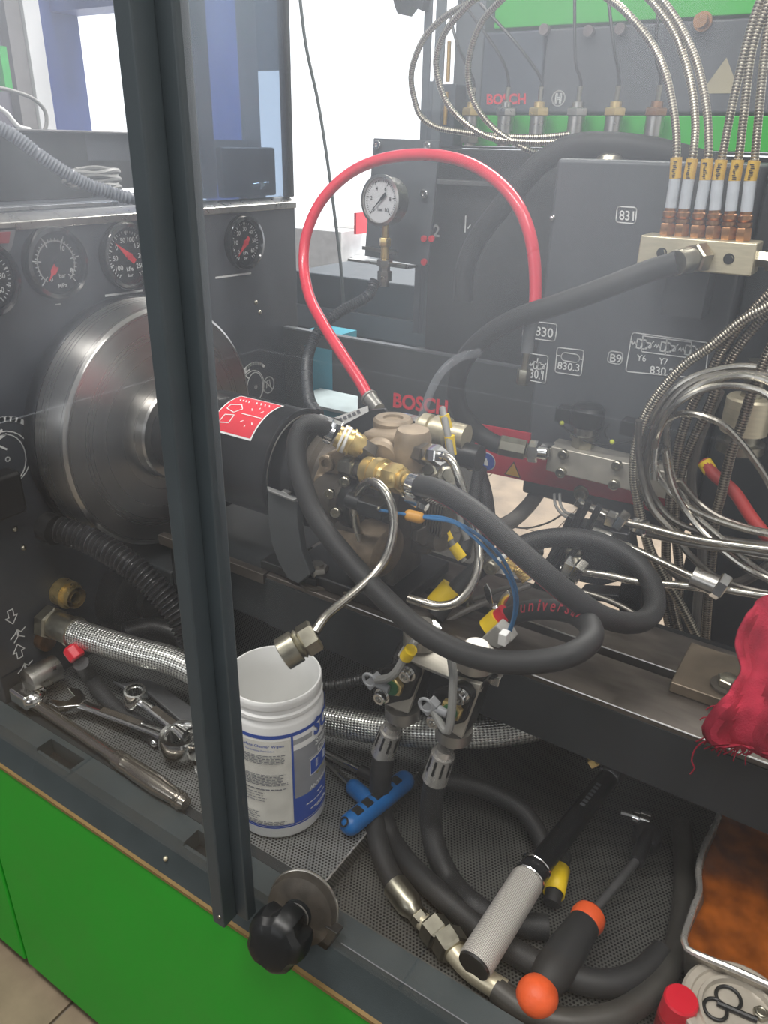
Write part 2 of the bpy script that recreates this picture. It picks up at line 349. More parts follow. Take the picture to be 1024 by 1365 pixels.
class Thing:
    """a top-level object and its parts; parts are built in world space and hung on an Empty at the thing's base"""
    def __init__(s, name, label, cat, group=None, kind=None):
        s.name = name; s.label = label; s.cat = cat; s.group = group; s.kind = kind; s.parts = []
    def part(s, mb, name, mat, under=None, bevel=0.0, label=None, kind=None, solid=0.0, sub=0, fixn=False):
        s.parts.append([mb, name, mat, under, bevel, label, kind, solid, sub, fixn]); return len(s.parts) - 1
    def done(s):
        vs = [v for p in s.parts for v in p[0].v]
        lo = Vector([min(v[i] for v in vs) for i in range(3)]); hi = Vector([max(v[i] for v in vs) for i in range(3)])
        base = Vector(((lo.x + hi.x) / 2, (lo.y + hi.y) / 2, lo.z)); objs = []
        single = len(s.parts) == 1
        root = None
        if not single:
            root = bpy.data.objects.new(s.name, None); COL.objects.link(root); root.location = base; root.empty_display_size = 0.02
        for mb, name, mat, under, bevel, label, kind, solid, sub, fixn in s.parts:
            nm = s.name if single else name
            mats = mat if isinstance(mat, (list, tuple)) else (mat,)
            o = bpy.data.objects.new(nm, mb.mesh(nm, base, mats)); COL.objects.link(o)
            if single: o.location = base; root = o
            else: o.parent = objs[under] if under is not None else root
            if bevel:
                b = o.modifiers.new('bevel', 'BEVEL'); b.width = bevel; b.segments = 2; b.limit_method = 'ANGLE'; b.angle_limit = math.radians(40); b.harden_normals = True
            if solid:
                b = o.modifiers.new('thickness', 'SOLIDIFY'); b.thickness = solid; b.offset = 0
            if label: o['label'] = label
            if kind: o['kind'] = kind
            objs.append(o)
        if s.kind: root['kind'] = s.kind
        if s.label: root['label'] = s.label
        if s.cat: root['category'] = s.cat
        if s.group: root['group'] = s.group
        s.root = root
        return root
def one(name, label, cat, mb, mat, group=None, bevel=0, kind=None, solid=0):
    t = Thing(name, label, cat, group, kind); t.part(mb, name, mat, bevel=bevel, solid=solid); return t.done()
def text_mb(body, o, eu, ev, bold=0.0, wrap=None, mb=None, lift=0.0006):
    """lettering fitted to the box spanned by the 3-D vectors eu (whole width) and ev (cap height) at o"""
    c = bpy.data.curves.new('lettering', 'FONT'); c.body = body; c.size = 1.0; c.offset = bold; c.resolution_u = 3; c.extrude = 0
    ob = bpy.data.objects.new('lettering', c); me = bpy.data.meshes.new_from_object(ob)
    vs = [v.co.copy() for v in me.vertices]; fs = [tuple(p.vertices) for p in me.polygons]
    bpy.data.objects.remove(ob); bpy.data.curves.remove(c); bpy.data.meshes.remove(me)
    mb = mb or MB()
    if not vs: return mb
    x0 = min(v.x for v in vs); x1 = max(v.x for v in vs); y0 = min(v.y for v in vs); y1 = max(v.y for v in vs)
    n = eu.cross(ev).normalized() if wrap is None else None; P = []
    for v in vs:
        a = (v.x - x0) / (x1 - x0); b = (v.y - y0) / max(1e-6, y1 - y0)
        P.append(o + eu * a + ev * b + n * lift if wrap is None else wrap(a, b))
    return mb.add(P, fs)
def text_px(body, l, r, t, bold=0.0, mb=None, Y=None, X=None):
    """lettering on a plane: pixel of the baseline's left end, its right end, and the top of the first letter"""
    o = A(*l, Y=Y, X=X); return text_mb(body, o, A(*r, Y=Y, X=X) - o, A(*t, Y=Y, X=X) - o, bold, mb=mb)
NY = Vector((0, -1, 0)); NX = Vector((1, 0, 0)); NZ = Vector((0, 0, 1))
def px_line(mb, pts, w, Y=None, X=None, closed=False):
    nrm = NY if Y is not None else NX
    return mb.stroke([A(*p, Y=Y, X=X) + nrm * 0.0004 for p in pts], w, nrm, closed)
def px_rrect(mb, q, w, Y, c=0.12):
    """rounded frame through four pixel corners (tl, tr, br, bl)"""
    P = [A(*p, Y=Y) + NY * 0.0004 for p in q]; out = []
    for i in range(4):
        a, b, d = P[i - 1], P[i], P[(i + 1) % 4]; k = c * min((a - b).length, (d - b).length) * 1.6
        e0 = b + (a - b).normalized() * k; e1 = b + (d - b).normalized() * k
        for j in range(4):
            t = j / 3; out.append(e0 * (1 - t) ** 2 + b * (2 * t * (1 - t)) + e1 * t * t)
    return mb.stroke(out, w, NY, True)
def quad_plate(mb, q, Y, depth):
    return mb.prism([A(*p, Y=Y) for p in q], (0, depth, 0))
# ------------------------------------------------------------------ the setting
FZ = -0.56
def room():
    fl = Thing('floor', None, None, kind='structure')
    g = MB(); g.box((-3.6, -3.2, FZ - 0.05), (3.0, 5.2, FZ - 0.006)); f0 = fl.part(g, 'floor', grout_m)
    fl.done(); root = fl.root
    ts = 0.44; tb = MB(); tb.box((0, 0, -0.008), (ts - 0.006, ts - 0.006, 0)); me = tb.mesh('tile', mats=(tile_m,))
    for i in range(-6, 4):
        for j in range(-1, 9):
            x = i * ts - 0.41; y = j * ts + 0.29
            o = bpy.data.objects.new('tile', me); COL.objects.link(o); o.parent = root
            o.location = Vector((x, y, FZ + random.uniform(0, 0.0008))) - root.location
            o.rotation_euler = (0, 0, 0)
    one('ceiling', None, None, MB().box((-3.6, -3.2, 2.5), (3.0, 5.2, 2.6)), wall_m, kind='structure')
    b = MB(); b.box((-3.7, -3.2, FZ), (-3.6, 2.5, 2.5)); b.box((-3.7, 2.5, FZ), (-3.6, 4.7, 0.1)); b.box((-3.7, 2.5, 2.3), (-3.6, 4.7, 2.5)); one('wall_left', None, None, b, M('violet_wall_paint', (118, 116, 128), .8, 0, .05, 3), kind='structure')
    one('wall_right', None, None, MB().box((3.0, -3.2, FZ), (3.1, 5.2, 2.5)), wall_m, kind='structure')
    # back wall with a wide glazed opening to the daylight
    w = Thing('wall_back', None, None, kind='structure')
    y0, y1 = 4.6, 4.7
    b = MB(); b.box((-3.6, y0, FZ), (3.0, y1, 0.1)); b.box((-3.6, y0, 2.3), (3.0, y1, 2.5)); b.box((0.6, y0, 0.1), (3.0, y1, 2.3))
    w.part(b, 'wall_back', wall_m, kind='structure'); w.done()
    # unseen wall behind the camera; opening added and sized for glass reflection and fill
    b = MB(); b.box((-3.6, -3.3, FZ), (3.0, -3.2, 0.9)); b.box((-3.6, -3.3, 2.2), (3.0, -3.2, 2.5)); b.box((0.5, -3.3, 0.9), (3.0, -3.2, 2.2)); b.box((-3.6, -3.3, 0.9), (-2.9, -3.2, 2.2))
    one('wall_front', None, None, b, wall_grey, kind='structure')
room()

# ------------------------------------------------------------------ bench carcass
PX = -0.93          # face of the headstock plate
BY = 1.10           # face of the rear panel
def carcass():
    t = Thing('green_cabinet', 'bright green steel base cabinet under the slate front rail', 'cabinet')
    t.part(MB().box((-0.953, 0.402, -0.53), (0.75, 0.425, -0.052)), 'front_panel', green_paint, bevel=0.004)
    t.part(MB().box((-1.75, 0.402, -0.53), (-0.960, 0.425, -0.052)), 'side_panel', green_paint, bevel=0.004)
    t.part(MB().box((-1.75, 0.430, -0.53), (0.75, 0.47, -0.06)), 'inner_frame', black_paint)
    t.part(MB().box((-1.7, 0.47, FZ), (0.7, 0.55, -0.50)), 'plinth', black_paint)
    t.done()
    # front rail: bevelled profile with two cut-outs in its top
    r = Thing('front_rail', 'slate grey steel front rail with two rectangular cut-outs along the tray', 'rail')
    prof = [(0.4045, -0.047), (0.4245, 0.0), (0.4545, 0.0), (0.4545, -0.047)]
    cutp = [(0.4045, -0.047), (0.4225, -0.005), (0.4265, -0.005), (0.4265, -0.03), (0.4465, -0.03), (0.4465, 0.0), (0.4545, 0.0), (0.4545, -0.047)]
    b = MB(); xs = [(-1.3, -0.812, prof), (-0.812, -0.742, cutp), (-0.742, -0.536, prof), (-0.536, -0.466, cutp), (-0.466, 0.6, prof)]
    for x0, x1, p in xs: b.prism([(x0, y, z) for y, z in p], (x1 - x0, 0, 0))
    r.part(b, 'rail_body', rail_paint)
    e = MB(); e.box((-1.3, 0.4005, -0.0515), (0.6, 0.4085, -0.0465)); r.part(e, 'edge_seal', M('tan_edge_seal', (128, 104, 62), 0.6))
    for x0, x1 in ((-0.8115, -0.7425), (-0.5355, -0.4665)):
        h = MB(); h.box((x0, .4268, -.0298), (x1, .4462, -.024)); r.part(h, 'slot_shade', soft_black)  # black strip paints in the shade inside each cut-out
    h = MB(); h.tube([Vector((-.31 + .91 * i / 40, .4243, .0004)) for i in range(41)], .0007, 6); r.part(h, 'bright_edge', grey_print)  # pale line painted as the highlight on the rail's top edge
    s = MB(); s.ball((-0.556, 0.411, -0.027), 0.003); r.part(s, 'rivet', nickel)
    r.done()
    # trays
    def sheet(name, lab, x0, x1, y0, y1, z, lip):
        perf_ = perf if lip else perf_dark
        t = Thing(name, lab, 'tray')
        b = MB()
        b.add([(x0, y0, z), (x1, y0, z), (x1, y1, z), (x0, y1, z)], [(0, 1, 2, 3)], [[(x0, y0), (x1, y0), (x1, y1), (x0, y1)]])
        t.part(b, 'perforated_sheet', perf_)
        if lip:
            r = MB(); r.add([(x1, y0, z), (x1, y0, z - 0.026), (x1, y1, z - 0.026), (x1, y1, z)], [(0, 1, 2, 3)], [[(y0, 0), (y0, .026), (y1, .026), (y1, 0)]])
            t.part(r, 'perforated_step', perf_dark)
            q = MB(); q.tube([Vector((x1, y0 + (y1 - y0) * i / 60, z + 0.0012 * (i % 2))) for i in range(61)], 0.0012, 6); t.part(q, 'cut_edge', crimp_m)
        m = MB(); m.box((x0, y0, z - (0.03 if lip else 0.012)), (x1 + (0.006 if lip else 0), y1, z - (0.027 if lip else 0.009))); t.part(m, 'drip_pan', black_paint)
        fl = MB(); fl.box((x0, y0 - 0.012, z - 0.003), (x1, y0, z)); t.part(fl, 'plain_margin', dark_paint)
        t.done()
    sheet('raised_tray', 'raised perforated steel tray on the left, carrying the white tub and the wrenches', -0.926, -0.367, 0.467, 0.86, 0.0, True)
    sheet('lower_tray', 'lower perforated steel tray on the right, carrying the torque wrench and oil pan', -0.3675, 0.5, 0.467, 0.86, -0.0255, False)
    w = MB(); w.box((-0.926, 0.865, -0.06), (0.5, 0.875, 0.205))
    one('splash_back', 'black sheet steel wall closing the tray bay under the machine bed', 'panel', w, black_paint)
carcass()

# ------------------------------------------------------------------ machine bed
BZ = 0.228
def bed():
    t = Thing('machine_bed', 'oily dark steel machine bed with a lengthwise T-slot', 'machine bed')
    b = MB(); b.box((-0.60, 0.6585, 0.153), (0.55, 0.7375, BZ)); t.part(b, 'front_beam', bed_steel, bevel=0.0015)
    b = MB(); b.box((-0.60, 0.7525, 0.153), (0.55, 0.829, BZ)); t.part(b, 'rear_beam', bed_steel, bevel=0.0015)
    b = MB(); b.box((-0.60, 0.7375, 0.153), (0.55, 0.7525, 0.195)); t.part(b, 'slot_floor', black_paint)
    b = MB(); b.box((-0.795, 0.668, 0.140), (-0.602, 0.82, BZ - 0.004)); b.box((-0.925, 0.668, 0.120), (-0.797, 0.82, 0.160)); t.part(b, 'cast_foot', dark_paint, bevel=0.004)
    b = MB(); b.box((-0.80, 0.655, 0.213), (-0.602, 0.667, BZ)); t.part(b, 'base_bar', bed_steel, bevel=.001)
    b = MB(); b.box((-0.60, 0.657, 0.150), (0.55, 0.6587, BZ - 0.006)); t.part(b, 'painted_front_face', dark_paint)
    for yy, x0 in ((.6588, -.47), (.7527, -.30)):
        b = MB(); b.tube([Vector((x0 + (.54 - x0) * i / 40, yy, BZ)) for i in range(41)], .0009, 6); t.part(b, 'bright_edge', steel)  # bright steel lines: worn edges with their highlight drawn in
    # stud and lug at the left end of the bed
    c = A(424, 776, Z=BZ)
    b = MB(); b.lathe(c, NZ, [(0, .024), (.004, .024), (.005, .02)], 32); t.part(b, 'washer', dark_cast)
    b = MB(); b.hexn(c + NZ * .005, c + NZ * .024, .0145); b.cyl(c + NZ * .024, c + NZ * .028, .008); t.part(b, 'hex_nut', satin)
    p = [A(440, 776, Z=BZ + .004), A(448, 772, Z=BZ + .004), A(470, 790, Z=BZ + .006), A(478, 797, Z=BZ + .006), A(470, 799, Z=BZ + .006), A(446, 787, Z=BZ + .004)]
    b = MB(); b.prism(p, (0, 0, .006)); t.part(b, 'steel_lug', zinc, bevel=.002)
    t.done()
    # clamping plate with its bolt
    t = Thing('clamp_plate', 'flat steel clamping plate bolted across the T-slot beside the red rag', 'plate')
    b = MB(); b.box((-0.096, 0.713, BZ + .0005), (0.16, 0.800, BZ + .013)); t.part(b, 'plate', M('worn_grey_steel', (128, 116, 100), 0.42, 0.75, 0.25, 30), bevel=.0015)
    c = A(969, 916, Z=BZ + .013)
    b = MB(); b.lathe(c, NZ, [(0, .0165), (.003, .0165), (.0035, .015)], 28); t.part(b, 'washer', dark_cast)
    b = MB(); b.hexn(c + NZ * .003, c + NZ * .012, .0115); b.lathe(c + NZ * .012, NZ, [(0, .009), (.0015, .006)], 20); t.part(b, 'bolt_head', zinc)
    t.done()
bed()

# ------------------------------------------------------------------ headstock
def ring_marks(mb, c, r, R, t0, t1, n, w, X):
    for i in range(n):
        a = math.radians(t0 + (t1 - t0) * i / (n - 1)); e = Vector((0, math.sin(a), math.cos(a)))
        mb.bar(c + e * r, c + e * R, w, .0004, NX)
def headstock():
    t = Thing('headstock_housing', 'charcoal painted headstock plate carrying the gauges and the flywheel', 'housing')
    b = MB(); b.box((PX - 0.02, 0.456, -0.04), (PX, 1.145, 0.636)); f = t.part(b, 'face_plate', plate_grey, bevel=.002)
    b = MB(); b.box((PX - 0.5, 0.456, 0.628), (PX - 0.001, 1.145, 0.636)); t.part(b, 'top_plate', plate_grey)
    b = MB()
    b.prism([(PX + .001, .38, z) for z in ()] or [Vector((PX + .004, .40, .634)), Vector((PX + .004, .40, .644)), Vector((PX - .012, .40, .652)), Vector((PX - .03, .40, .652)), Vector((PX - .03, .40, .634))], (0, .745, 0))
    t.part(b, 'bright_edge_trim', steel, bevel=.0015)
    b = MB(); b.box((PX - .06, .40, .6525), (PX - .035, .79, .658)); t.part(b, 'sliding_track', M('grey_trim', (150, 154, 158), .3, .7), bevel=.001)
    # printed signs: rotation symbols with crossed-out hand, flow arrows
    d = MB(); w = .0014
    def flush(nm):
        nonlocal d
        t.part(d, nm, white_print, kind='stuff'); d = MB()
    def circ(cx, cy, ry, rz, a0=0, a1=360, k=24):
        c = A(cx, cy, X=PX); return [c + Vector((.0006, ry * math.cos(math.radians(a)), rz * math.sin(math.radians(a)))) for a in [a0 + (a1 - a0) * i / k for i in range(k + 1)]]
    def marks(cx, cy, s):
        d.stroke(circ(cx, cy, .030 * s, .030 * s), w, NX); d.stroke(circ(cx + 3 * s, cy, .021 * s, .027 * s), w, NX); d.stroke(circ(cx + 4, cy, .003, .003, k=8), w, NX)
        d.stroke(circ(cx + 2, cy, .043 * s, .043 * s, 50, 120, 8), .005 * s, NX)
        c = A(cx - 12 * s, cy - 17 * s, X=PX) + NX * .0006
        for q in (45, 20, -40): e = Vector((0, math.cos(math.radians(q)), math.sin(math.radians(q)))) * .016 * s; d.stroke([c - e, c + e], w * 1.8, NX)
    marks(337, 516, 1.0); flush('rotation_symbol'); marks(6, 612, 1.25); flush('rotation_symbol')
    d.stroke(circ(358, 513, .015, .015), w * 1.3, NX)
    c = A(358, 513, X=PX) + NX * .0006; e = Vector((0, .010, -.010)); d.stroke([c - e, c + e], w * 1.3, NX); d.stroke([c + Vector((0, -.006, -.004)), c + Vector((0, -.004, .008)), c + Vector((0, .003, .009)), c + Vector((0, .005, -.005))], w, NX)
    flush('no_hands_symbol')
    for (x, y, s) in ((15, 822, -1), (25, 868, 1)):
        c = A(x, y, X=PX) + NX * .0006
        V = lambda a, b: c + Vector((0, a, b * s))
        d.stroke([V(-.004, -.011), V(-.004, 0), V(-.009, 0), V(0, .012), V(.009, 0), V(.004, 0), V(.004, -.011)], .0013, NX, True)
        g = c + Vector((0, .004, -.030))
        d.stroke([g + Vector((0, -.012, -.004)), g + Vector((0, -.005, 0)), g + Vector((0, 0, .006)), g + Vector((0, .005, 0)), g + Vector((0, .012, .004))], .0013, NX)
        d.stroke([g + Vector((0, -.008, -.012)), g + Vector((0, 0, -.004)), g + Vector((0, .008, -.010))], .0013, NX); d.stroke([g + Vector((0, 0, -.004)), g + Vector((0, 0, .004))], .003, NX); flush('flow_arrow')
    for a, bb in (((141, 394), (172, 390)), ((174, 389.5), (189, 387)), ((288, 370), (334, 364))):
        px_line(d, [a, bb], .003, X=PX); flush('underline_mark')
    px_line(d, [(74, 406), (80, 405)], .0015, X=PX)
    flush('underline_mark')
    s = MB()
    for x, y in ((341, 403), (346, 416), (333, 315), (20, 705), (31, 730)):
        s.ball(A(x, y, X=PX), .004)
    t.part(s, 'screw_heads', zinc, kind='stuff')
    b = MB(); b.cyl(A(82, 788, X=PX), A(82, 788, X=PX) + NX * .02, .021, n=24); b.cyl(A(82, 788, X=PX) + NX * .02, A(82, 788, X=PX) + NX * .035, .016, n=24, caps=(True, False)); b.cyl(A(82, 788, X=PX) + NX * .0352, A(82, 788, X=PX) + NX * .02, .010, n=20, caps=(False, True)); t.part(b, 'brass_port', brass)
    b = MB(); b.cyl(A(56, 852, X=PX), A(56, 852, X=PX) + NX * .015, .014, n=20); t.part(b, 'lower_port', old_brass)
    b = MB(); b.box((PX, .452, .285), (PX + .03, .53, .345)); t.part(b, 'conduit_box', black_paint, bevel=.006)
    # corner plate with the red emblem at the extreme left
    q = [A(-30, 306, X=PX + .004), A(22, 303, X=PX + .004), A(16, 330, X=PX + .004), A(4, 346, X=PX + .004), A(-30, 350, X=PX + .004)]
    b = MB(); b.prism(q, (-.003, 0, 0)); t.part(b, 'switch_plate', M('grey_switch_plate', (112, 112, 114), .4, .4))
    b = MB(); b.prism([A(-30, 312, X=PX + .007), A(14, 309, X=PX + .007), A(12, 324, X=PX + .007), A(-30, 326, X=PX + .007)], (-.003, 0, 0)); t.part(b, 'red_switch', M('dull_red', (132, 46, 52), .4))
    t.done()
headstock()

def panel_gauge(px, py, rad, kind, label):
    c = A(px, py, X=PX); t = Thing('panel_gauge', label, 'gauge', 'round gauges on the headstock plate')
    b = MB(); b.lathe(c, NX, [(0.0005, rad), (.008, rad), (.013, rad * .96), (.014, rad * .86), (.010, rad * .82)], 44, (True, False)); t.part(b, 'bezel', M('gloss_black', (16, 17, 18), .15, 0, coat=.6))
    b = MB(); b.cyl(c + NX * .0005, c + NX * .006, rad * .83, n=40); t.part(b, 'dial', dial_black)
    c2 = c + NX * .0064; m = MB(); r = rad * .60
    def at(a, q, lift=0.0): a = math.radians(a); return c2 + Vector((lift, math.sin(a) * q, math.cos(a) * q))
    def word(s, p, w, h, mb): text_mb(s, p - Vector((0, w / 2, h / 2)), Vector((0, w, 0)), Vector((0, 0, h)), .01, mb=mb)
    n_ = MB()
    if kind == 0:
        m.stroke([at(a, r) for a in range(-140, 141, 10)], .0014, NX)
        ring_marks(m, c2, r * .95, r * 1.12, -135, 135, 28, .0009, PX); ring_marks(m, c2, r * .8, r * 1.3, -135, 135, 6, .0012, PX)
        word('bar', at(160, r * .62), .010, .0055, m); word('MPa', at(172, r * 1.05), .014, .0055, m); word('0', at(-150, r * .8), .004, .006, m); word('8', at(118, r * .85), .004, .006, m); word('10', at(35, r * .75), .006, .006, m)
        a = -142; tip, tail = at(a, r * .98, .002), at(a, -r * .05, .002)
    else:
        R = rad * .74; ring_marks(m, c2, R * .9, R, -145, 145, 36, .0009, PX); ring_marks(m, c2, R * .84, R, -145, 145, 9, .0014, PX)
        ks = ['100', '50', '0', '50', '100', '150', '200', '250'] if kind == 1 else ['0', '10', '20', '30', '40', '50', '60']
        for i, k in enumerate(ks): word(k, at(-128 + 256 * i / (len(ks) - 1), R * .68), .0042 * len(k), .0068, m)
        word('kPa', at(180, R * .5), .012, .0055, m); word('bar', at(180, R * .75), .009, .0045, m)
        a = -48 if kind == 1 else -135; tip, tail = at(a, R * .88, .002), at(a, -R * .35, .002)
    t.part(m, 'dial_print', white_print)
    d = (tip - tail).normalized(); sd = d.cross(NX); W = rad * .09
    n_.prism([tip, tip - d * .01 + sd * W * .35, tail + d * rad * .32 + sd * W, tail + sd * W * .9, tail - sd * W * .9, tail + d * rad * .32 - sd * W, tip - d * .01 - sd * W * .35], (.0008, 0, 0)); t.part(n_, 'needle', M('red_needle', (238, 44, 56), .4))
    h = MB(); h.cyl(at(0, 0, .001), at(0, 0, .004), rad * .11, n=16); t.part(h, 'needle_hub', dial_black if kind == 0 else red_plastic)
    g = MB(); g.cyl(c + NX * .0112, c + NX * .0118, rad * .82, n=40); t.part(g, 'cover_glass', gauge_glass)
    t.done()
panel_gauge(71, 350, .046, 0, 'black round pressure gauge with red needle pointing low, left of the door post')
panel_gauge(167, 341, .046, 1, 'black round gauge with broad red needle, half hidden behind the door post')
panel_gauge(323, 323, .043, 2, 'black round gauge with red needle and green tint, right of the door post')
panel_gauge(-25, 372, .046, 2, 'black round gauge cut off by the left edge of the photo')

# smoked pane over the headstock
def side_pane():
    t = Thing('side_window', 'smoked glass side pane in a dark frame standing on the headstock', 'window pane')
    b = MB(); b.box((PX - .012, .80, .653), (PX - .007, 1.136, 1.35)); t.part(b, 'smoked_glass', smoked)
    b = MB(); b.box((PX - .02, 1.136, .652), (PX - .001, 1.146, 1.35)); t.part(b, 'rear_stile', dark_paint, bevel=.002)
    b = MB(); b.box((PX - .05, .955, .655), (PX - .03, .985, 1.35)); t.part(b, 'middle_stile', plate_grey)
    b = MB(); b.box((PX - .03, .985, .655), (PX - .015, 1.115, .73)); t.part(b, 'lower_block', dark_paint, bevel=.004)
    b = MB(); c = A(335, 246, X=PX - .028); b.box(c - Vector((.012, .02, .028)), c + Vector((.012, .024, .014))); t.part(b, 'latch_body', black_paint, bevel=.003)
    b = MB(); b.cyl(c + Vector((.012, -.012, 0)), c + Vector((.012, .028, .002)), .004); b.hexn(c + Vector((.012, .004, 0)), c + Vector((.012, .014, 0)), .007); t.part(b, 'latch_pin', chrome)
    t.done()
side_pane()

# ------------------------------------------------------------------ flywheel and guard
AXY, AXZ = 0.735, 0.355
AX0 = Vector((0, AXY, AXZ))
def flywheel():
    t = Thing('flywheel', 'large turned steel flywheel disc on the headstock spindle', 'flywheel')
    o = AX0
    b = MB(); b.lathe(o, NX, [(PX + .002, .176), (PX + .012, .184), (-.902, .185), (-.898, .183)], 96); t.part(b, 'dark_rim', M('blackened_steel', (40, 42, 44), .35, .6))
    b = MB(); b.lathe(o, NX, [(-.8985, .1815), (-.896, .1825), (-.848, .1765), (-.846, .1735)], 96, (True, False)); t.part(b, 'turned_band', turned)
    b = MB(); b.lathe(o, NX, [(-.846, .1735), (-.8445, .172), (-.838, .074), (-.838, .070)], 96, (False, True)); t.part(b, 'turned_face', turned)
    b = MB(); b.lathe(o, NX, [(-.8385, .0705), (-.824, .0695), (-.821, .067), (-.821, .050)], 64, (False, True)); t.part(b, 'boss', turned)
    b = MB(); b.lathe(o, NX, [(-.8215, .056), (-.81, .054), (-.745, .046)], 48); t.part(b, 'spindle', black_paint)
    t.done()
    t = Thing('coupling_guard', 'black cylindrical coupling guard with a red warning label, right of the door post', 'guard')
    b = MB(); b.lathe(o, NX, [(-.752, .05), (-.750, .0745), (-.606, .0745), (-.602, .0765), (-.599, .0765), (-.597, .073), (-.597, .066), (-.612, .066)], 64, (False, False)); t.part(b, 'guard_tube', M('black_gloss_paint', (30, 31, 33), .3, 0, .08, 30, coat=.2, rvar=.02))
    b = MB(); b.lathe(o, NX, [(-.604, .0715), (-.5975, .0712), (-.5965, .0695), (-.5975, .0660), (-.604, .065)], 48, (False, False)); t.part(b, 'bright_ring', steel)
    b = MB(); b.cyl(o + NX * -.612, o + NX * -.62, .066, n=40); b.lathe(o, NX, [(-.62, .052), (-.56, .052), (-.56, .03)], 40, (False, True)); t.part(b, 'coupling_hub', black_paint)
    # red label wrapped on the tube, with a white border and line drawing
    def wrap(x0, x1, a0, a1, r, n=16):
        m = MB(); vs = []; fs = []
        for i in range(n + 1):
            a = math.radians(a0 + (a1 - a0) * i / n)
            for x in (x0, x1): vs.append(o + Vector((x, -math.sin(a) * r, math.cos(a) * r)))
        for i in range(n): fs.append((2 * i, 2 * i + 1, 2 * i + 3, 2 * i + 2))
        return m.add(vs, fs)
    t.part(wrap(-.704, -.630, -6, 52, .0749), 'label_border', white_print)
    t.part(wrap(-.702, -.632, -4, 50, .0752), 'red_label', red_print)
    m = MB()
    def q(x, a, r=.0756): a = math.radians(a); return o + Vector((x, -math.sin(a) * r, math.cos(a) * r))
    def ln(*p):
        for i in range(len(p) - 1):
            a, bb = q(*p[i]), q(*p[i + 1]); n = ((a + bb) / 2 - o); n.x = 0; m.bar(a, bb, .0012, .0003, n.normalized())
    ln((-.65, 12), (-.65, 40)); ln((-.66, 16), (-.64, 36)); ln((-.66, 36), (-.64, 16)); ln((-.667, 26), (-.634, 26))
    ln((-.695, 18), (-.68, 14), (-.672, 20), (-.68, 27), (-.695, 24), (-.695, 18)); ln((-.69, 32), (-.676, 30), (-.676, 40), (-.692, 42), (-.69, 32))
    for k in range(4): ln((-.693 + k * .005, 4), (-.69 + k * .005, 8)); ln((-.666 + k * .007, 3), (-.662 + k * .007, 7))
    t.part(m, 'label_drawing', white_print)
    t.done()
flywheel()

# ------------------------------------------------------------------ door post and glass
def door():
    t = Thing('door_post', 'slate grey steel upright of the sliding glass door crossing the whole photo', 'post')
    yb = .3715
    c1 = A(299, 1239, Y=yb); c0 = A(284, 1230, Y=yb); z = c1.z
    d1 = A(318, 1221, Z=z); e0 = A(332, 1228, Z=z + .001); e1 = A(346, 1219, Z=z + .001)
    b = MB(); b.box((c0.x, yb, z), (c1.x, d1.y, 1.6)); t.part(b, 'front_tube', post_paint, bevel=.002)
    b = MB(); b.box((c1.x - .004, d1.y - .001, z + .001), (e0.x, e1.y, 1.6)); t.part(b, 'rear_tube', post_paint, bevel=.002)
    b = MB(); b.ball(A(293, 1222, Y=yb), .002); t.part(b, 'rivet', zinc)
    t.done()
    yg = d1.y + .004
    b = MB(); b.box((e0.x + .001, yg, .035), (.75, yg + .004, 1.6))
    one('door_glass', 'dusty haze-tinted clear sheet of the sliding door right of the slate post', 'window pane', b, pane_m)
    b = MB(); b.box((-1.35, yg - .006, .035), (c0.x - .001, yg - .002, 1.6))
    one('door_glass', 'dusty haze-tinted clear sheet of the sliding door left of the slate post', 'window pane', b, pane_m)
door()
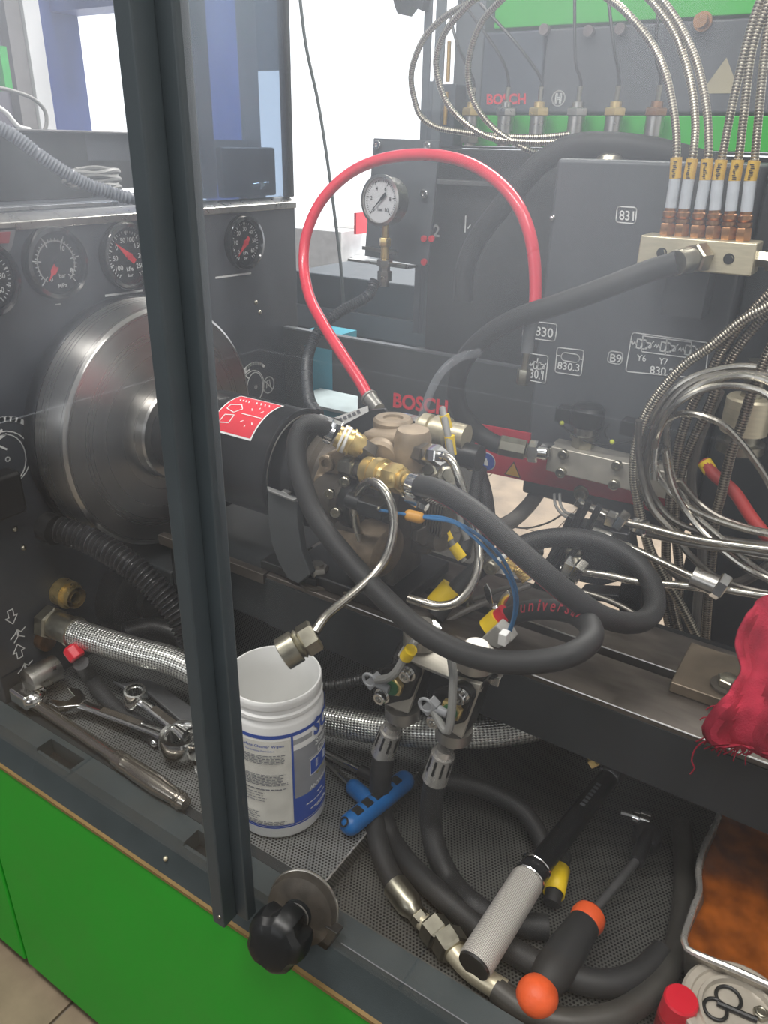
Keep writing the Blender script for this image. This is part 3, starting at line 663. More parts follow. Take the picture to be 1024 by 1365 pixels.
# ------------------------------------------------------------------ rear panels
def screw(c, n, r, t_, mat=None):
    """socket-head screw"""
    b = MB(); b.lathe(c, n, [(0, r), (r * .9, r), (r * 1.05, r * .85), (r * 1.05, r * .5), (r * .6, r * .45)], 20)
    return t_.part(b, 'socket_screw', mat or zinc)
def rear_panels():
    t = Thing('rear_backboard', 'dark grey rear panel with red lettering and a cut-out showing the teal machine', 'panel')
    y = BY
    def P(*q): return [A(a, b, Y=y) for a, b in q]
    L_, Rr = PX + .001, A(716, 495, Y=y).x
    zt = 0.432; zb = 0.262
    h0 = A(402, 459, Y=y); h1 = A(476, 532, Y=y); h2 = A(402, 572, Y=y)
    hx0, hx1, hx2 = h0.x, A(443, 470, Y=y).x, A(477, 545, Y=y).x
    hz0, hz1 = h0.z, A(477, 528, Y=y).z
    b = MB(); d = (0, .01, 0)
    V = lambda x, z: Vector((x, y, z))
    b.prism([V(L_, .10), V(hx0, .10), V(hx0, zt), V(L_, zt)], d)
    hb = A(440, 575, Y=y).z; b.prism([V(hx0, .10), V(A(560, 600, Y=y).x, .10), V(A(560, 600, Y=y).x, zb), V(hx2, hb), V(hx0, hb)], d)
    b.prism([V(hx0, hz0), V(hx1, hz0), V(hx1, zt), V(hx0, zt)], d)
    b.prism([V(hx1, hz1), V(hx2, hz1), V(hx2, zt), V(hx1, zt)], d)
    b.prism([V(hx2, zb), V(Rr, zb), V(Rr, zt), V(hx2, zt)], d)
    t.part(b, 'panel_sheet', M('dark_grey_panel', (54, 57, 58), .5, 0, .06, 14, .04, 700))
    b = MB(); b.box((L_, y - .001, zt - .002), (Rr, y + .012, zt + .001)); t.part(b, 'folded_edge', M('grey_edge', (92, 96, 98), .4, .3))
    m = text_px('BOSCH', (524, 543), (596, 554), (525, 523), .035, Y=y - .0005)
    t.part(m, 'red_lettering', red_print)
    t.done()

    # panel with the printed hydraulic diagram, box behind it
    t = Thing('diagram_panel', 'grey steel box front printed with white hydraulic symbols and numbers', 'panel')
    x0 = A(744, 212, Y=y).x; x1 = A(1016, 225, Y=y).x; ztop = .727
    b = MB(); b.box((x0, y - .006, .23), (x1, y + .18, ztop)); t.part(b, 'box_body', box_grey, bevel=.006)
    yy = y - .0065
    m = MB(); w = .0014
    px_rrect(m, [(823, 275), (849, 276.5), (847, 298), (821, 296)], w, yy)
    px_rrect(m, [(700, 427), (743, 432), (740, 455), (696, 449)], w, yy)
    px_rrect(m, [(743, 463), (778.5, 467), (774.5, 501), (740, 496)], w, yy, .06)
    px_rrect(m, [(700, 470), (731, 474.5), (727, 511), (697, 505)], w, yy, .06)
    px_rrect(m, [(812, 467.5), (831, 470), (828, 486), (809.5, 483)], w, yy, .2)
    px_rrect(m, [(843, 443), (945, 457), (940, 505), (834, 495)], w, yy, .05)
    # accumulator symbol
    a0, a1 = A(748, 475, Y=yy), A(773, 478, Y=yy); c = (a0 + a1) / 2; hl = .014; r = .006; P = []
    for k in range(9): P.append(c + Vector((hl - r + r * math.cos(PI / 2 - PI * k / 8), -.0004, r * math.sin(PI / 2 - PI * k / 8))))
    for k in range(9): P.append(c + Vector((-hl + r + r * math.cos(3 * PI / 2 - PI * k / 8), -.0004, r * math.sin(3 * PI / 2 - PI * k / 8))))
    m.stroke(P, w, NY, True); m.stroke([c + Vector((hl, -.0004, 0)), c + Vector((hl + .006, -.0004, 0))], w, NY); m.stroke([c - Vector((hl, .0004, 0)), c - Vector((hl + .006, .0004, 0))], w, NY)
    # proportional valve symbols
    def valve(px, py, s=1.0):
        c = A(px, py, Y=yy) + NY * .0004; q = .0062 * s
        V = lambda a, b: c + Vector((a * q, 0, b * q))
        m.stroke([V(-1, -1), V(1, -1), V(1, 1), V(-1, 1)], w, NY, True); m.stroke([V(-.1, -.9), V(.2, .6), V(-.3, .9)], w, NY); m.stroke([V(.2, -1), V(.2, 1)], w, NY)
        m.stroke([V(-2.4, -.3), V(-2.1, .4), V(-1.8, -.4), V(-1.5, .4), V(-1.2, -.3), V(-1, .1)], w * .8, NY)
        m.stroke([V(1, -.6), V(2.2, -.6), V(2.2, .5), V(1, .5)], w, NY, True); m.stroke([V(1.2, -.9), V(2.6, .9)], w, NY)
        return V
    for px, py in ((855, 458.5), (887, 462.5), (920, 467)): valve(px, py)
    V = valve(716, 487, .85); m.stroke([V(1.6, -2), V(1.6, -1)], w, NY); m.stroke([V(0, 1), V(0, 2)], w, NY)
    px_line(m, [(857, 452), (857, 447.5), (922, 456), (922, 461)], w, Y=yy); px_line(m, [(889, 456), (889, 452)], w, Y=yy)
    px_line(m, [(855, 465), (855, 468.5), (920, 477), (920, 473)], w, Y=yy); px_line(m, [(887, 469), (887, 473)], w, Y=yy)
    t.part(m, 'printed_symbols', white_print, kind='stuff')
    def wd(body, l, r, tp, bold=.012):
        t.part(text_px(body, l, r, tp, bold, Y=yy), 'printed_number', white_print)
    wd('831', (825.5, 293), (845, 294.5), (826, 280)); wd('830', (713, 447), (737, 450.5), (714, 434.5)); wd('830.3', (743, 491.5), (772, 495.5), (744, 481.5))
    wd('830.1', (700, 502), (724, 506.5), (701, 490)); wd('B9', (813, 482), (828, 484), (814, 471)); wd('Y6', (848.5, 480.5), (861, 482), (849.5, 472)); wd('Y7', (878, 485), (890, 486.5), (879, 476.5)); wd('830.2', (866, 498), (898, 502.5), (867, 487))
    b = MB(); b.ball(A(735.5, 291, Y=y - .007), .004); b.ball(A(738, 289, Y=y - .007), .003); t.part(b, 'screw_head', chrome)
    b = MB(); b.lathe(Vector((A(806, 213, Y=y + .03).x, y + .05, ztop)), NZ, [(0, .018), (.004, .016), (.008, .007)], 24); t.part(b, 'cap_nut', zinc)
    t.done()

    # red plate carrying the valve block
    t = Thing('red_plate', 'red steel plate with a blue and a yellow sticker below the rear panel', 'plate')
    y1 = 1.078
    V = lambda p: A(p[0], p[1], Y=y1)
    b = MB(); b.prism([V(p) for p in ((622, 624), (641, 566), (707, 578), (706, 604), (905, 640), (905, 690), (842, 672))], (0, .004, 0)); t.part(b, 'plate_sheet', red_paint)
    b = MB(); b.prism([V(p) for p in ((850, 664), (905, 678), (905, 694), (850, 676))], (0, .004, 0)); t.part(b, 'lower_tab', red_paint)
    def disc(px, py, r, n, mat, nm, dy):
        b = MB(); c = V((px, py)) + NY * dy; b.cyl(c, c + NY * .0004, r, n=n); t.part(b, nm, mat)
    disc(649, 615, .0155, 36, white_print, 'sticker_border', .0002); disc(649, 615, .0142, 36, blue_print, 'blue_sticker', .0006)
    c = V((649, 615)) + NY * .0012; Q = lambda a, bb: c + Vector((a, 0, bb)) * .0011
    b = MB(); b.prism([Q(-3.5, -6), Q(2.5, -6), Q(2.5, -.5), Q(1, 2), Q(.2, 5), Q(-2, 5), Q(-2.2, 1), Q(-3.5, 1)], (0, -.0004, 0)); t.part(b, 'glove_pictogram', white_print)
    for px, py in ((684, 627),):
        c = V((px, py)) + NY * .0003; e = .0145
        b = MB(); b.prism([c + Vector((-e, 0, -.010)), c + Vector((e, 0, -.010)), c + Vector((0, 0, .0155))], (0, -.0004, 0)); t.part(b, 'sticker_rim', dial_black)
        c = c + NY * .0004; e = .0122
        b = MB(); b.prism([c + Vector((-e, 0, -.0088)), c + Vector((e, 0, -.0088)), c + Vector((0, 0, .0125))], (0, -.0004, 0)); t.part(b, 'warning_triangle', M('warning_yellow', (222, 168, 50), .5))
    screw(V((629, 620)), NY, .008, t); screw(V((775, 657)), NY, .0095, t)
    b = MB(); b.lathe(V((775, 657)), NY, [(0, .012), (.002, .012)], 24); t.part(b, 'washer', zinc)
    t.done()

    # machined valve block in front of it
    t = Thing('valve_block', 'long machined aluminium valve block with four socket screws on the red plate', 'valve block')
    y2 = 1.035
    a, bb, cc = A(735, 595, Y=y2), A(727, 627, Y=y2), A(921, 633, Y=y2)
    lo = Vector((min(a.x, bb.x), y2, (bb.z + A(841, 655, Y=y2).z) / 2)); hi = Vector((cc.x, y1 - .001, a.z))
    t.part(MB().box(lo, hi), 'block', alu, bevel=.002)
    for p in ((752, 605), (749, 629), (823.5, 620), (819.5, 645)): screw(A(*p, Y=y2 - .0005), NY, .0075, t)
    t.done()
    # solenoids standing behind the block
    for i, (px, pz, r, lab) in enumerate(((783, 552, .023, 'black round solenoid coil with steel base above the valve block'), (872, 560, .022, 'second black solenoid coil, right, half hidden by the braided hoses'))):
        t = Thing('solenoid_coil', lab, 'solenoid', 'solenoid coils on the valve block'); c = Vector((A(px, pz, Y=1.062).x, 1.062, hi.z))
        b = MB(); b.lathe(c, NZ, [(0, r * .75), (.012, r * .75), (.013, r * .9), (.02, r * .9)], 6); t.part(b, 'hex_base', zinc)
        b = MB(); b.lathe(c, NZ, [(.02, r * .7), (.033, r * .7)], 28); t.part(b, 'steel_neck', steel)
        b = MB(); b.lathe(c, NZ, [(.033, r), (.036, r * 1.05), (.058, r * 1.05), (.062, r * .9), (.064, r * .5)], 32); b.box(c + Vector((-r * 1.9, -.012, .034)), c + Vector((-r * .8, .012, .054))); t.part(b, 'coil', soft_black)
        t.done()
    t = Thing('plug_valve', 'steel cylindrical plug with flange at the right behind the tube coils', 'valve'); c = A(985, 600, Y=1.06)
    b = MB(); b.lathe(c, NZ, [(0, .03), (.012, .03), (.013, .022), (.026, .022)], 32); t.part(b, 'flange', zinc)
    b = MB(); b.lathe(c, NZ, [(.026, .029), (.07, .029), (.073, .026)], 32); t.part(b, 'body', nickel)
    b = MB(); b.cyl(c + NZ * .073, c + NZ * .12, .013, n=20); t.part(b, 'stem', zinc)
    t.done()
    # right end: dark cabinet side behind the hoses
    b = MB(); b.box((x1 + .004, y + .02, -.05), (x1 + .40, y + .2, .735)); one('control_cabinet', 'dark steel cabinet at the right edge behind the braided hoses', 'cabinet', b, dark_paint, bevel=.004)
    b = MB(); b.box((A(950, 660, Y=1.12).x, 1.09, .02), (x1 + .4, 1.11, .23)); one('lower_backboard', 'black lower panel at the right behind the hanging braided hoses', 'panel', b, black_paint)
    return lo, hi
VB_LO, VB_HI = rear_panels()

# ------------------------------------------------------------------ distributor block with six hoses
def distributor():
    y = 1.03
    t = Thing('distributor_block', 'bright machined distributor block with six brass ports on the grey panel', 'manifold')
    q = [A(*p, Y=y) for p in ((853.5, 313), (1010, 324.7), (1004, 370.5), (848, 353))]
    lo = Vector((q[3].x, y, (q[2].z + q[3].z) / 2)); hi = Vector((q[1].x, y + .045, (q[0].z + q[1].z) / 2))
    t.part(MB().box(lo, hi), 'block', nickel, bevel=.002)
    for p in ((882, 337), (971.5, 345)):
        b = MB(); b.cyl(A(*p, Y=y - .0004), A(*p, Y=y - .0008), .0055, n=20); b.torus(A(*p, Y=y - .0004), NY, .0055, .0008); t.part(b, 'bolt_hole', black_paint)
    b = MB(); c = Vector((hi.x, y + .022, (lo.z + hi.z) / 2)); b.lathe(c, NX, [(0, .010), (.012, .010), (.012, .014), (.022, .014), (.024, .010)], 6); t.part(b, 'end_plug', zinc)
    t.done()
    b = MB(); b.box((lo.x + .03, y + .046, lo.z + .004), (hi.x - .03, BY - .0065, hi.z - .004)); b.box((lo.x + .035, y + .02, lo.z - .06), (hi.x - .05, y + .07, lo.z - .001))
    one('block_bracket', 'dark steel bracket between the distributor block and the grey panel', 'bracket', b, dark_paint)
    yf = y + .022
    H = [
        ((888.5, 312), (894, 277), (900, 238), (901.5, 210), [(902, 200), (900, 161), (888, 101), (868, 57), (838, 20), (814, 0), (780, -20), (735, -32), (695, -22), (663, 5), (643, 28), (630, 58), (624, 90), (627, 122), (640, 150), (664, 176), (700, 198), (715, 203)]),
        ((908, 314), (912, 278), (918, 239), (923, 211.5), [(925, 200), (927, 161), (920, 107), (902, 50), (878, 13), (850, -15), (800, -45), (735, -55), (680, -35), (632, 0), (596, 20), (568, 47), (553, 78), (548, 104), (552, 130), (561, 155), (583, 170), (615, 176), (660, 181), (715, 183), (760, 179)]),
        ((929, 315), (933, 279), (940, 240), (943, 211.5), [(945, 200), (942, 144), (929, 84), (908, 37), (885, 3), (850, -35), (780, -75), (700, -70), (640, -10), (604, 28), (588, 54), (581, 84), (588, 120), (602, 146), (628, 170), (660, 185), (715, 190), (760, 188)]),
        ((949.6, 316.5), (953, 280), (957, 240), (962, 213), [(964, 203), (974, 151), (989, 84), (1004, 27), (1014, 0), (1030, -40)]),
        ((970, 318), (974, 281), (979, 241), (984, 213), [(986, 203), (993, 141), (1000, 80), (1010, 40), (1024, 5), (1040, -40)]),
        ((990, 319), (995, 282), (1000, 241), (1006, 214), [(1007, 203), (1012, 148), (1017, 94), (1023, 44), (1032, -10)]),
    ]
    wh = ['leftmost', 'second from the left', 'third from the left', 'third from the right', 'second from the right', 'rightmost']
    for i, (p0, p1, p2, p3, path) in enumerate(H):
        t = Thing('braided_hose', 'steel-braided hose with ochre tag, %s of six on the bright block' % wh[i], 'hose', 'braided hoses on the distributor block')
        a, b_, c, d = [A(*p, Y=yf) for p in (p0, p1, p2, p3)]
        a.z = hi.z
        far = 1.30; pts = [d] + [A(p[0], p[1], Y=(yf + min(1, k / 3.0) * (.0 if i > 2 else .03) + max(0, k - 4) * (.012 if i < 3 else .0))) for k, p in enumerate(path)]
        m = MB(); m.tube(spline(pts, .008), .0047, 10); t.part(m, 'braided_sleeve', hosebraid)
        m = MB(); m.cyl(c, d, .0068, n=18); e = t.part(m, 'ochre_tag', ochre_label)
        m = MB(); ax_ = (d - c); sd = Vector((1, 0, 0))
        for k in range(9): q0 = c + ax_ * (.08 + .09 * k) + NY * .0069; m.obox(q0 + sd * random.uniform(-.001, .001), sd, ax_.normalized(), NY, random.uniform(.002, .005), .0012, .0004)
        t.part(m, 'tag_print', dial_black, under=e, kind='stuff')
        m = MB(); m.cyl(b_, c, .0068, n=18); t.part(m, 'clear_sleeve', clear_sleeve)
        dn = (b_ - a); k = dn.length; dn = dn.normalized()
        m = MB(); m.hexn(a, a + dn * k * .45, .0095); m.lathe(a, dn, [(k * .45, .006), (k * .5, .006), (k * .5, .0088), (k * .62, .0088), (k * .64, .0065), (k * .72, .0085), (k * .86, .0085), (k * .9, .0068), (k, .0068)], 20); t.part(m, 'brass_fitting', old_brass)
        t.done()
    # heavy hose from the block down to the valve block
    t = Thing('heavy_hose', 'thick black rubber hose from the bright distributor block to the valve block', 'hose')
    n0 = A(937, 343, Y=y); n1 = A(922, 345, Y=y - .02); n2 = A(903, 350, Y=y - .045)
    pts = [n2] + T([(860, 363, .98), (800, 386, .96), (740, 407, .95), (690, 424, .95), (650, 447, .955), (620, 478, .965), (608, 515, .975), (614, 548, .985), (635, 575, 1.0), (655, 589, 1.005), (668, 594, 1.01)])
    m = MB(); m.tube(spline(pts), .0135, 18); t.part(m, 'rubber_tube', rubber)
    d = (n2 - n1).normalized()
    m = MB(); m.hexn(n0 + (n1 - n0) * .05, n1, .018); m.lathe(n1, d, [(0, .0125), (.006, .0125), (.006, .0148), (.028, .0152), (.030, .0145), (.030, .013)], 28); t.part(m, 'crimp_fitting', zinc)
    a, b_, c, e = A(666, 593, Y=1.01), A(700, 600, Y=1.02), A(704, 601, Y=1.022), A(729, 604, Y=1.028)
    f = Vector((VB_LO.x, e.y + .022, e.z)); d = (b_ - a).normalized()
    m = MB(); m.lathe(a, d, [(0, .0145), (.002, .016), ((b_ - a).length, .0155), ((b_ - a).length + .001, .011)], 8); m.cyl(b_, c, .011); t.part(m, 'crimp_sleeve', zinc)
    m = MB(); g = c + (e - c) * .55; m.hexn(c, g, .0165); m.cyl(g, e, .010); m.hexn(e - (e - g) * .6, f, .0125); t.part(m, 'union_nut', chrome)
    t.done()
distributor()

# ------------------------------------------------------------------ gauge stand and red hose
def gauge_stand():
    t = Thing('gauge_stand', 'grey sheet steel bracket behind the white-faced pressure gauge', 'bracket')
    y = 1.20
    b = MB(); b.prism([A(*p, Y=y) for p in ((498, 184), (586, 187), (570, 356), (486, 341))], (0, .006, 0)); t.part(b, 'bracket_plate', M('grey_bracket', (92, 98, 102), .4, .3), bevel=.001)
    for p in ((505, 193), (571, 195), (567, 258)): screw(A(*p, Y=y - .0005), NY, .007, t, chrome)
    b = MB(); b.bar(A(484, 330, Y=1.19), A(528, 337, Y=1.19), .006, .006, NZ); b.bar(A(470, 345, Y=1.19), A(550, 356, Y=1.19), .004, .03, NY); t.part(b, 'support_rod', steel)
    t.done()
    t = Thing('pressure_gauge', 'white-faced pressure gauge with steel case inside the loop of the red hose', 'gauge')
    c = A(507, 267, Y=1.12); n = (Vector((-.10, -1.0, .06))).normalized()
    u = Vector((0, 0, 1)).cross(n).normalized(); u = n.cross(Vector((0, 0, 1))).normalized() * -1; v = n.cross(u).normalized()
    if v.z < 0: v = -v
    if u.x < 0: u = -u
    R = .039
    b = MB(); b.lathe(c - n * .03, n, [(0, R * .88), (.002, R * .92), (.024, R * .92), (.026, R), (.032, R), (.033, R * .88), (.030, R * .86)], 48, (True, False)); t.part(b, 'case', steel)
    b = MB(); b.cyl(c - n * .006, c - n * .002, R * .87, n=40); t.part(b, 'dial', dial_white)
    def at(a, q): a = math.radians(a); return c + n * (-.0014) + (u * math.sin(a) + v * math.cos(a)) * q
    m = MB()
    for i in range(41): a = -135 + 270 * i / 40; m.bar(at(a, R * (.7 if i % 8 else .62)), at(a, R * .78), .0006 if i % 8 else .0012, .0003, n)
    for i, k in enumerate(['0', '2', '4', '6', '8', '10']):
        p = at(-135 + 54 * i, R * .5); text_mb(k, p - u * .002 * len(k) - v * .003, u * .004 * len(k), v * .006, .01, mb=m)
    p = at(180, R * .35); text_mb('bar', p - u * .005 - v * .002, u * .010, v * .005, .01, mb=m)
    t.part(m, 'dial_print', dial_black, kind='stuff')
    m = MB(); a0, a1 = at(-135, R * .62) + n * .002, at(45, R * .4) + n * .002; d = (a1 - a0).normalized(); s = d.cross(n)
    m.prism([a0, a0 + d * .02 + s * .0012, a1 - d * .016 + s * .0012, a1 - d * .01 + s * .0026, a1 + s * .0022, a1 - s * .0022, a1 - d * .01 - s * .0026, a1 - d * .016 - s * .0012, a0 + d * .02 - s * .0012], n * .0006); t.part(m, 'needle', dial_black)
    m = MB(); m.cyl(c + n * .0015, c + n * .002, R * .87, n=40); t.part(m, 'cover_glass', gauge_glass)
    q0 = c - n * .015 - NZ * R * .9
    q1 = A(500, 357, Y=1.135)
    m = MB(); m.cyl(q0, q0 - NZ * .022, .006); m.hexn(q0 - NZ * .022, q0 - NZ * .036, .010); m.cyl(q0 - NZ * .036, q0 - NZ * .055, .007); t.part(m, 'stem', brass)
    m = MB(); q = q0 - NZ * .055; m.lathe(q, -NZ, [(0, .008), (.002, .013), (.012, .013), (.013, .009), (.02, .009), (.02, .012), (.036, .012), (.037, .008), (.045, .008)], 6); m.cyl(q - NZ * .008, q - NZ * .008 + Vector((.05, -.012, .002)), .0035, .0025); t.part(m, 'shut_off_valve', steel)
    t.done()
    # red hose
    t = Thing('red_hose', 'red rubber hose arching in a wide loop around the white-faced gauge', 'hose')
    pts = T([(491, 528, .86), (478, 505, .87), (455, 470, .89), (430, 430, .92), (412, 393, .95), (405, 350, .98), (410, 308, 1.0), (430, 266, 1.02), (466, 231, 1.04), (510, 212, 1.05), (562, 206, 1.05), (612, 213, 1.04), (652, 233, 1.02), (684, 264, 1.0), (703, 302, .99), (712, 345, .985), (714, 390, .98), (712, 415, .975)])
    m = MB(); m.tube(spline(pts), .0082, 16); t.part(m, 'rubber_tube', red_hose_m)
    m = MB(); a, b_, c_ = A(712, 412, Y=.975), A(706, 440, Y=.972), A(702, 470, Y=.97); m.cyl(a, b_, .0098, n=20); m.cyl(b_, c_, .0088, .0082, n=20); t.part(m, 'shrink_sleeve', M('grey_shrink_sleeve', (128, 132, 134), .35, .1))
    d_ = A(699, 492, Y=.97); e = A(697, 512, Y=.97); m = MB(); m.cyl(c_, d_, .0045, n=16); m.hexn(d_, e, .0095); t.part(m, 'end_nut', zinc)
    a, b_ = pts[0], A(505, 545, Y=.85); m = MB(); m.torus(a + (b_ - a) * .1, b_ - a, .0105, .002); m.cyl(a + (b_ - a) * .05, b_, .0105, .009, n=20); t.part(m, 'hose_socket', M('grey_socket', (150, 148, 142), .35, .6))
    t.done()
gauge_stand()

# ------------------------------------------------------------------ upper cabinet with the row of sensors
def upper_cabinet():
    y = 1.36
    def AY(p): return A(p[0], p[1], Y=y)
    zl = A(870, 152, Y=y).z; zlow = A(870, 200, Y=y).z; xl = A(575, 100, Y=y).x; xr = A(1130, 100, Y=y).x
    xm = A(722, 100, Y=y).x; zt = A(800, 34, Y=y).z; ztop = A(800, -60, Y=y).z
    t = Thing('upper_cabinet', 'grey upper cabinet with red lettering, a green stripe and a row of sensor ports', 'cabinet')
    b = MB(); b.box((A(640, 100, Y=y).x, y + .004, zl), (xm - .002, y + .3, zt)); t.part(b, 'left_door', M('blue_grey_door', (70, 78, 88), .45, 0, .06, 14, .04, 700), bevel=.004)
    b = MB(); b.box((xm + .002, y, zl), (xr, y + .3, zt)); t.part(b, 'right_door', box_grey, bevel=.004)
    b = MB(); b.box((xl, y - .002, zlow), (xr, y + .3, zl - .002)); t.part(b, 'green_stripe', green_paint, bevel=.002)
    b = MB(); b.box((A(660, 0, Y=y).x, y + .002, zt + .004), (xr, y + .3, ztop)); t.part(b, 'green_header', green_paint, bevel=.002)
    b = MB(); b.box((xl, y - .06, zlow - .004), (xr, y + .3, zlow - .0005)); t.part(b, 'sensor_ledge', dark_paint)
    b = MB(); b.box((A(600, 100, Y=y).x, y + .01, zlow), (A(640, 100, Y=y).x - .002, y + .25, ztop)); t.part(b, 'grey_side', M('side_grey', (96, 102, 106), .5), bevel=.003)
    t.part(text_px('BOSCH', (649, 139.5), (701, 139), (649, 125), .035, Y=y + .0035), 'red_lettering', red_print)
    m = MB(); c = A(744.5, 131, Y=y - .0005); R = A(753.5, 131, Y=y).x - c.x
    for rr in (R, R * .93): m.stroke([c + Vector((rr * math.cos(2 * PI * k / 28), -.0004, rr * math.sin(2 * PI * k / 28))) for k in range(28)], .0012, NY, True)
    V = lambda a, bb: c + Vector((a * R, -.0005, bb * R))
    for s in (-1, 1): m.stroke([V(s * .22, .62), V(s * .42, .62), V(s * .42, -.62), V(s * .22, -.62)], .0014, NY, True)
    m.stroke([V(-.2, .12), V(.2, .12)], .0012, NY); m.stroke([V(-.2, -.12), V(.2, -.12)], .0012, NY)
    t.part(m, 'round_emblem', white_print)
    c = A(962, 112, Y=y - .0005); e = .028; m = MB(); m.prism([c + Vector((-e, 0, -.012)), c + Vector((e, 0, -.012)), c + Vector((0, 0, .034))], (0, -.0006, 0)); t.part(m, 'warning_triangle', M('faded_yellow', (158, 150, 122), .5))
    for p in ((728, 40), (787, 42), (829, 39)):
        b = MB(); b.cyl(A(*p, Y=y - .0005), A(*p, Y=y) + NY * .012, .008, n=16); t.part(b, 'door_bolt', M('bolt_grey', (130, 120, 118), .4, .5))
    b = MB(); cc = A(938, 29, Y=y); b.lathe(cc, NY, [(0, .013), (.006, .013), (.006, .0095), (.022, .0095), (.022, .006)], 20); t.part(b, 'brass_port', old_brass)
    t.done()
    # sensors
    xs = [(627, 'first from the left', 1), (672, 'second from the left, steel nut', 0), (715, 'third from the left', 1), (765.5, 'fourth from the left, steel nut', 0), (815, 'fifth from the left', 1), (869, 'sixth from the left, brown nut', 2)]
    tips = [(610, 60, 600, 20), (664, 70, 600, -20), (690, 60, 640, 5), (767, 80, 766, -10), (818, 60, 810, -10), (874, 70, 880, -20)]
    for (px, wd, k), tp in zip(xs, tips):
        t = Thing('pressure_sensor', 'cylindrical pressure sensor with wire on the green stripe, %s' % wd, 'sensor', 'sensors on the green stripe')
        ys = y - .03; c = Vector((A(px, 185, Y=ys).x, ys, zlow)); z0 = A(px, 181, Y=ys).z; z1 = A(px, 155, Y=ys).z; z2 = A(px, 143.5, Y=ys).z
        nut = (steel, brass, old_brass)[k]
        b = MB(); b.lathe(c, NZ, [(0, .011), (z0 - zlow, .011)], 20); b.hexn(c + NZ * .004, c + NZ * .016, .0165); t.part(b, 'lower_nut', zinc)
        b = MB(); b.lathe(Vector((c.x, c.y, z0)), NZ, [(0, .0135), (z1 - z0, .0135)], 24); t.part(b, 'steel_body', steel)
        b = MB(); b.hexn(Vector((c.x, c.y, z1)), Vector((c.x, c.y, z2)), .0175); b.lathe(Vector((c.x, c.y, z2)), NZ, [(0, .009), (.008, .009), (.009, .006)], 16); t.part(b, 'hex_nut', nut)
        q = Vector((c.x, c.y, z2 + .008)); pts = [q, q + NZ * .03] + [A(tp[0], tp[1], Y=ys - .01), A(tp[2], tp[3], Y=ys + .0)]
        b = MB(); b.tube(spline(pts, .01), .0026, 8); t.part(b, 'wire', soft_black)
        b = MB(); b.tube([q, q + NZ * .022], .0042, 10, rf=lambda L: .0042 if int(L / .004) % 2 else .0034); t.part(b, 'strain_relief', zinc)
        t.done()
    # frame column at the left of the cabinet
    t = Thing('frame_column', 'grey slotted steel column between the bright opening and the upper cabinet', 'column')
    yc = 1.33; xa, xb, xc, xd = [A(v, 100, Y=yc).x for v in (562, 572, 577, 590)]
    zz = .78; t.part(MB().box((xa, yc, .40), (xb, yc + .006, 1.5)), 'left_flange', M('column_grey', (84, 92, 98), .45), bevel=.002)
    t.part(MB().box((xc, yc, .40), (xd, yc + .006, 1.5)), 'right_flange', M('column_grey', (96, 104, 108), .45), bevel=.002)
    t.part(MB().box((xb, yc + .001, .40), (xc, yc + .006, A(575, 108, Y=yc).z)), 'web', M('column_grey', (84, 92, 98), .45))
    t.part(MB().box((A(593, 100, Y=yc).x, yc - .01, .70), (A(612, 100, Y=yc).x, yc + .03, A(600, 112, Y=yc).z)), 'junction_box', M('slate_box', (58, 66, 72), .5), bevel=.003)
    m = MB(); m.cyl(A(599, 55, Y=yc - .006), A(597, 109, Y=yc - .006), .0035); m.cyl(A(595.5, 122, Y=yc - .016), A(593, 166, Y=yc - .016), .0035); t.part(m, 'brass_rod', M('brass_rod', (196, 158, 84), .35, .7))
    m = MB(); m.prism([A(*p, Y=yc - .02) for p in ((523, -5), (566, -5), (562, 14), (550, 8), (541, 20), (530, 18), (526, 8))], (0, .02, 0)); t.part(m, 'torn_bracket', dark_paint)
    t.done()
    # dark plate with painted numbers below
    t = Thing('numbered_plate', 'dark steel plate with white painted 2 beside the pressure gauge', 'plate')
    yp = 1.285; b = MB(); b.box((A(572, 300, Y=yp).x, yp, .30), (A(748, 300, Y=yp).x, yp + .012, zlow - .0045)); t.part(b, 'plate', M('dark_grey_plate', (52, 54, 54), .45, 0, .1, 10), bevel=.003)
    t.part(text_px('2', (577.5, 315), (586, 316), (578, 299), .02, Y=yp - .0005), 'painted_number', white_print)
    m = MB(); px_line(m, [(621, 288), (620, 309)], .0022, Y=yp - .0005); px_line(m, [(627, 300), (624, 304)], .002, Y=yp - .0005); t.part(m, 'painted_mark', white_print)
    t.part(MB().box((A(580, 300, Y=yp).x, yp - .018, A(600, 246, Y=yp).z), (A(690, 300, Y=yp).x, yp - .001, A(600, 239, Y=yp).z)), 'ledge', M('grey_ledge', (96, 98, 98), .4), bevel=.002)
    m = MB(); c = A(699, 235, Y=yp); 
    for p in ((699, 236), (662, 286)): m.cyl(A(*p, Y=yp - .001), A(*p, Y=yp) + NY * .01, .005, .001, n=4)
    t.part(m, 'rivet_tip', white_print)
    for p in ((566, 318), (576, 318), (566, 349)):
        m = MB(); m.cyl(A(*p, Y=1.198), A(*p, Y=1.198) + NY * .004, .0055, n=16); t.part(m, 'red_lamp', red_plastic)
    t.done()
    # thick hose lying over the grey box
    t = Thing('thick_hose', 'thick black hose arching over the top of the grey panel', 'hose')
    m = MB(); m.tube(spline(T([(617, 400, 1.19), (620, 360, 1.19), (634, 322, 1.19), (663, 282, 1.18), (696, 243, 1.17), (722, 216, 1.17), (764, 195, 1.17), (814, 193, 1.17), (860, 198, 1.18), (905, 208, 1.2), (960, 225, 1.24)])), .0165, 16); t.part(m, 'rubber', rubber); t.done()
upper_cabinet()
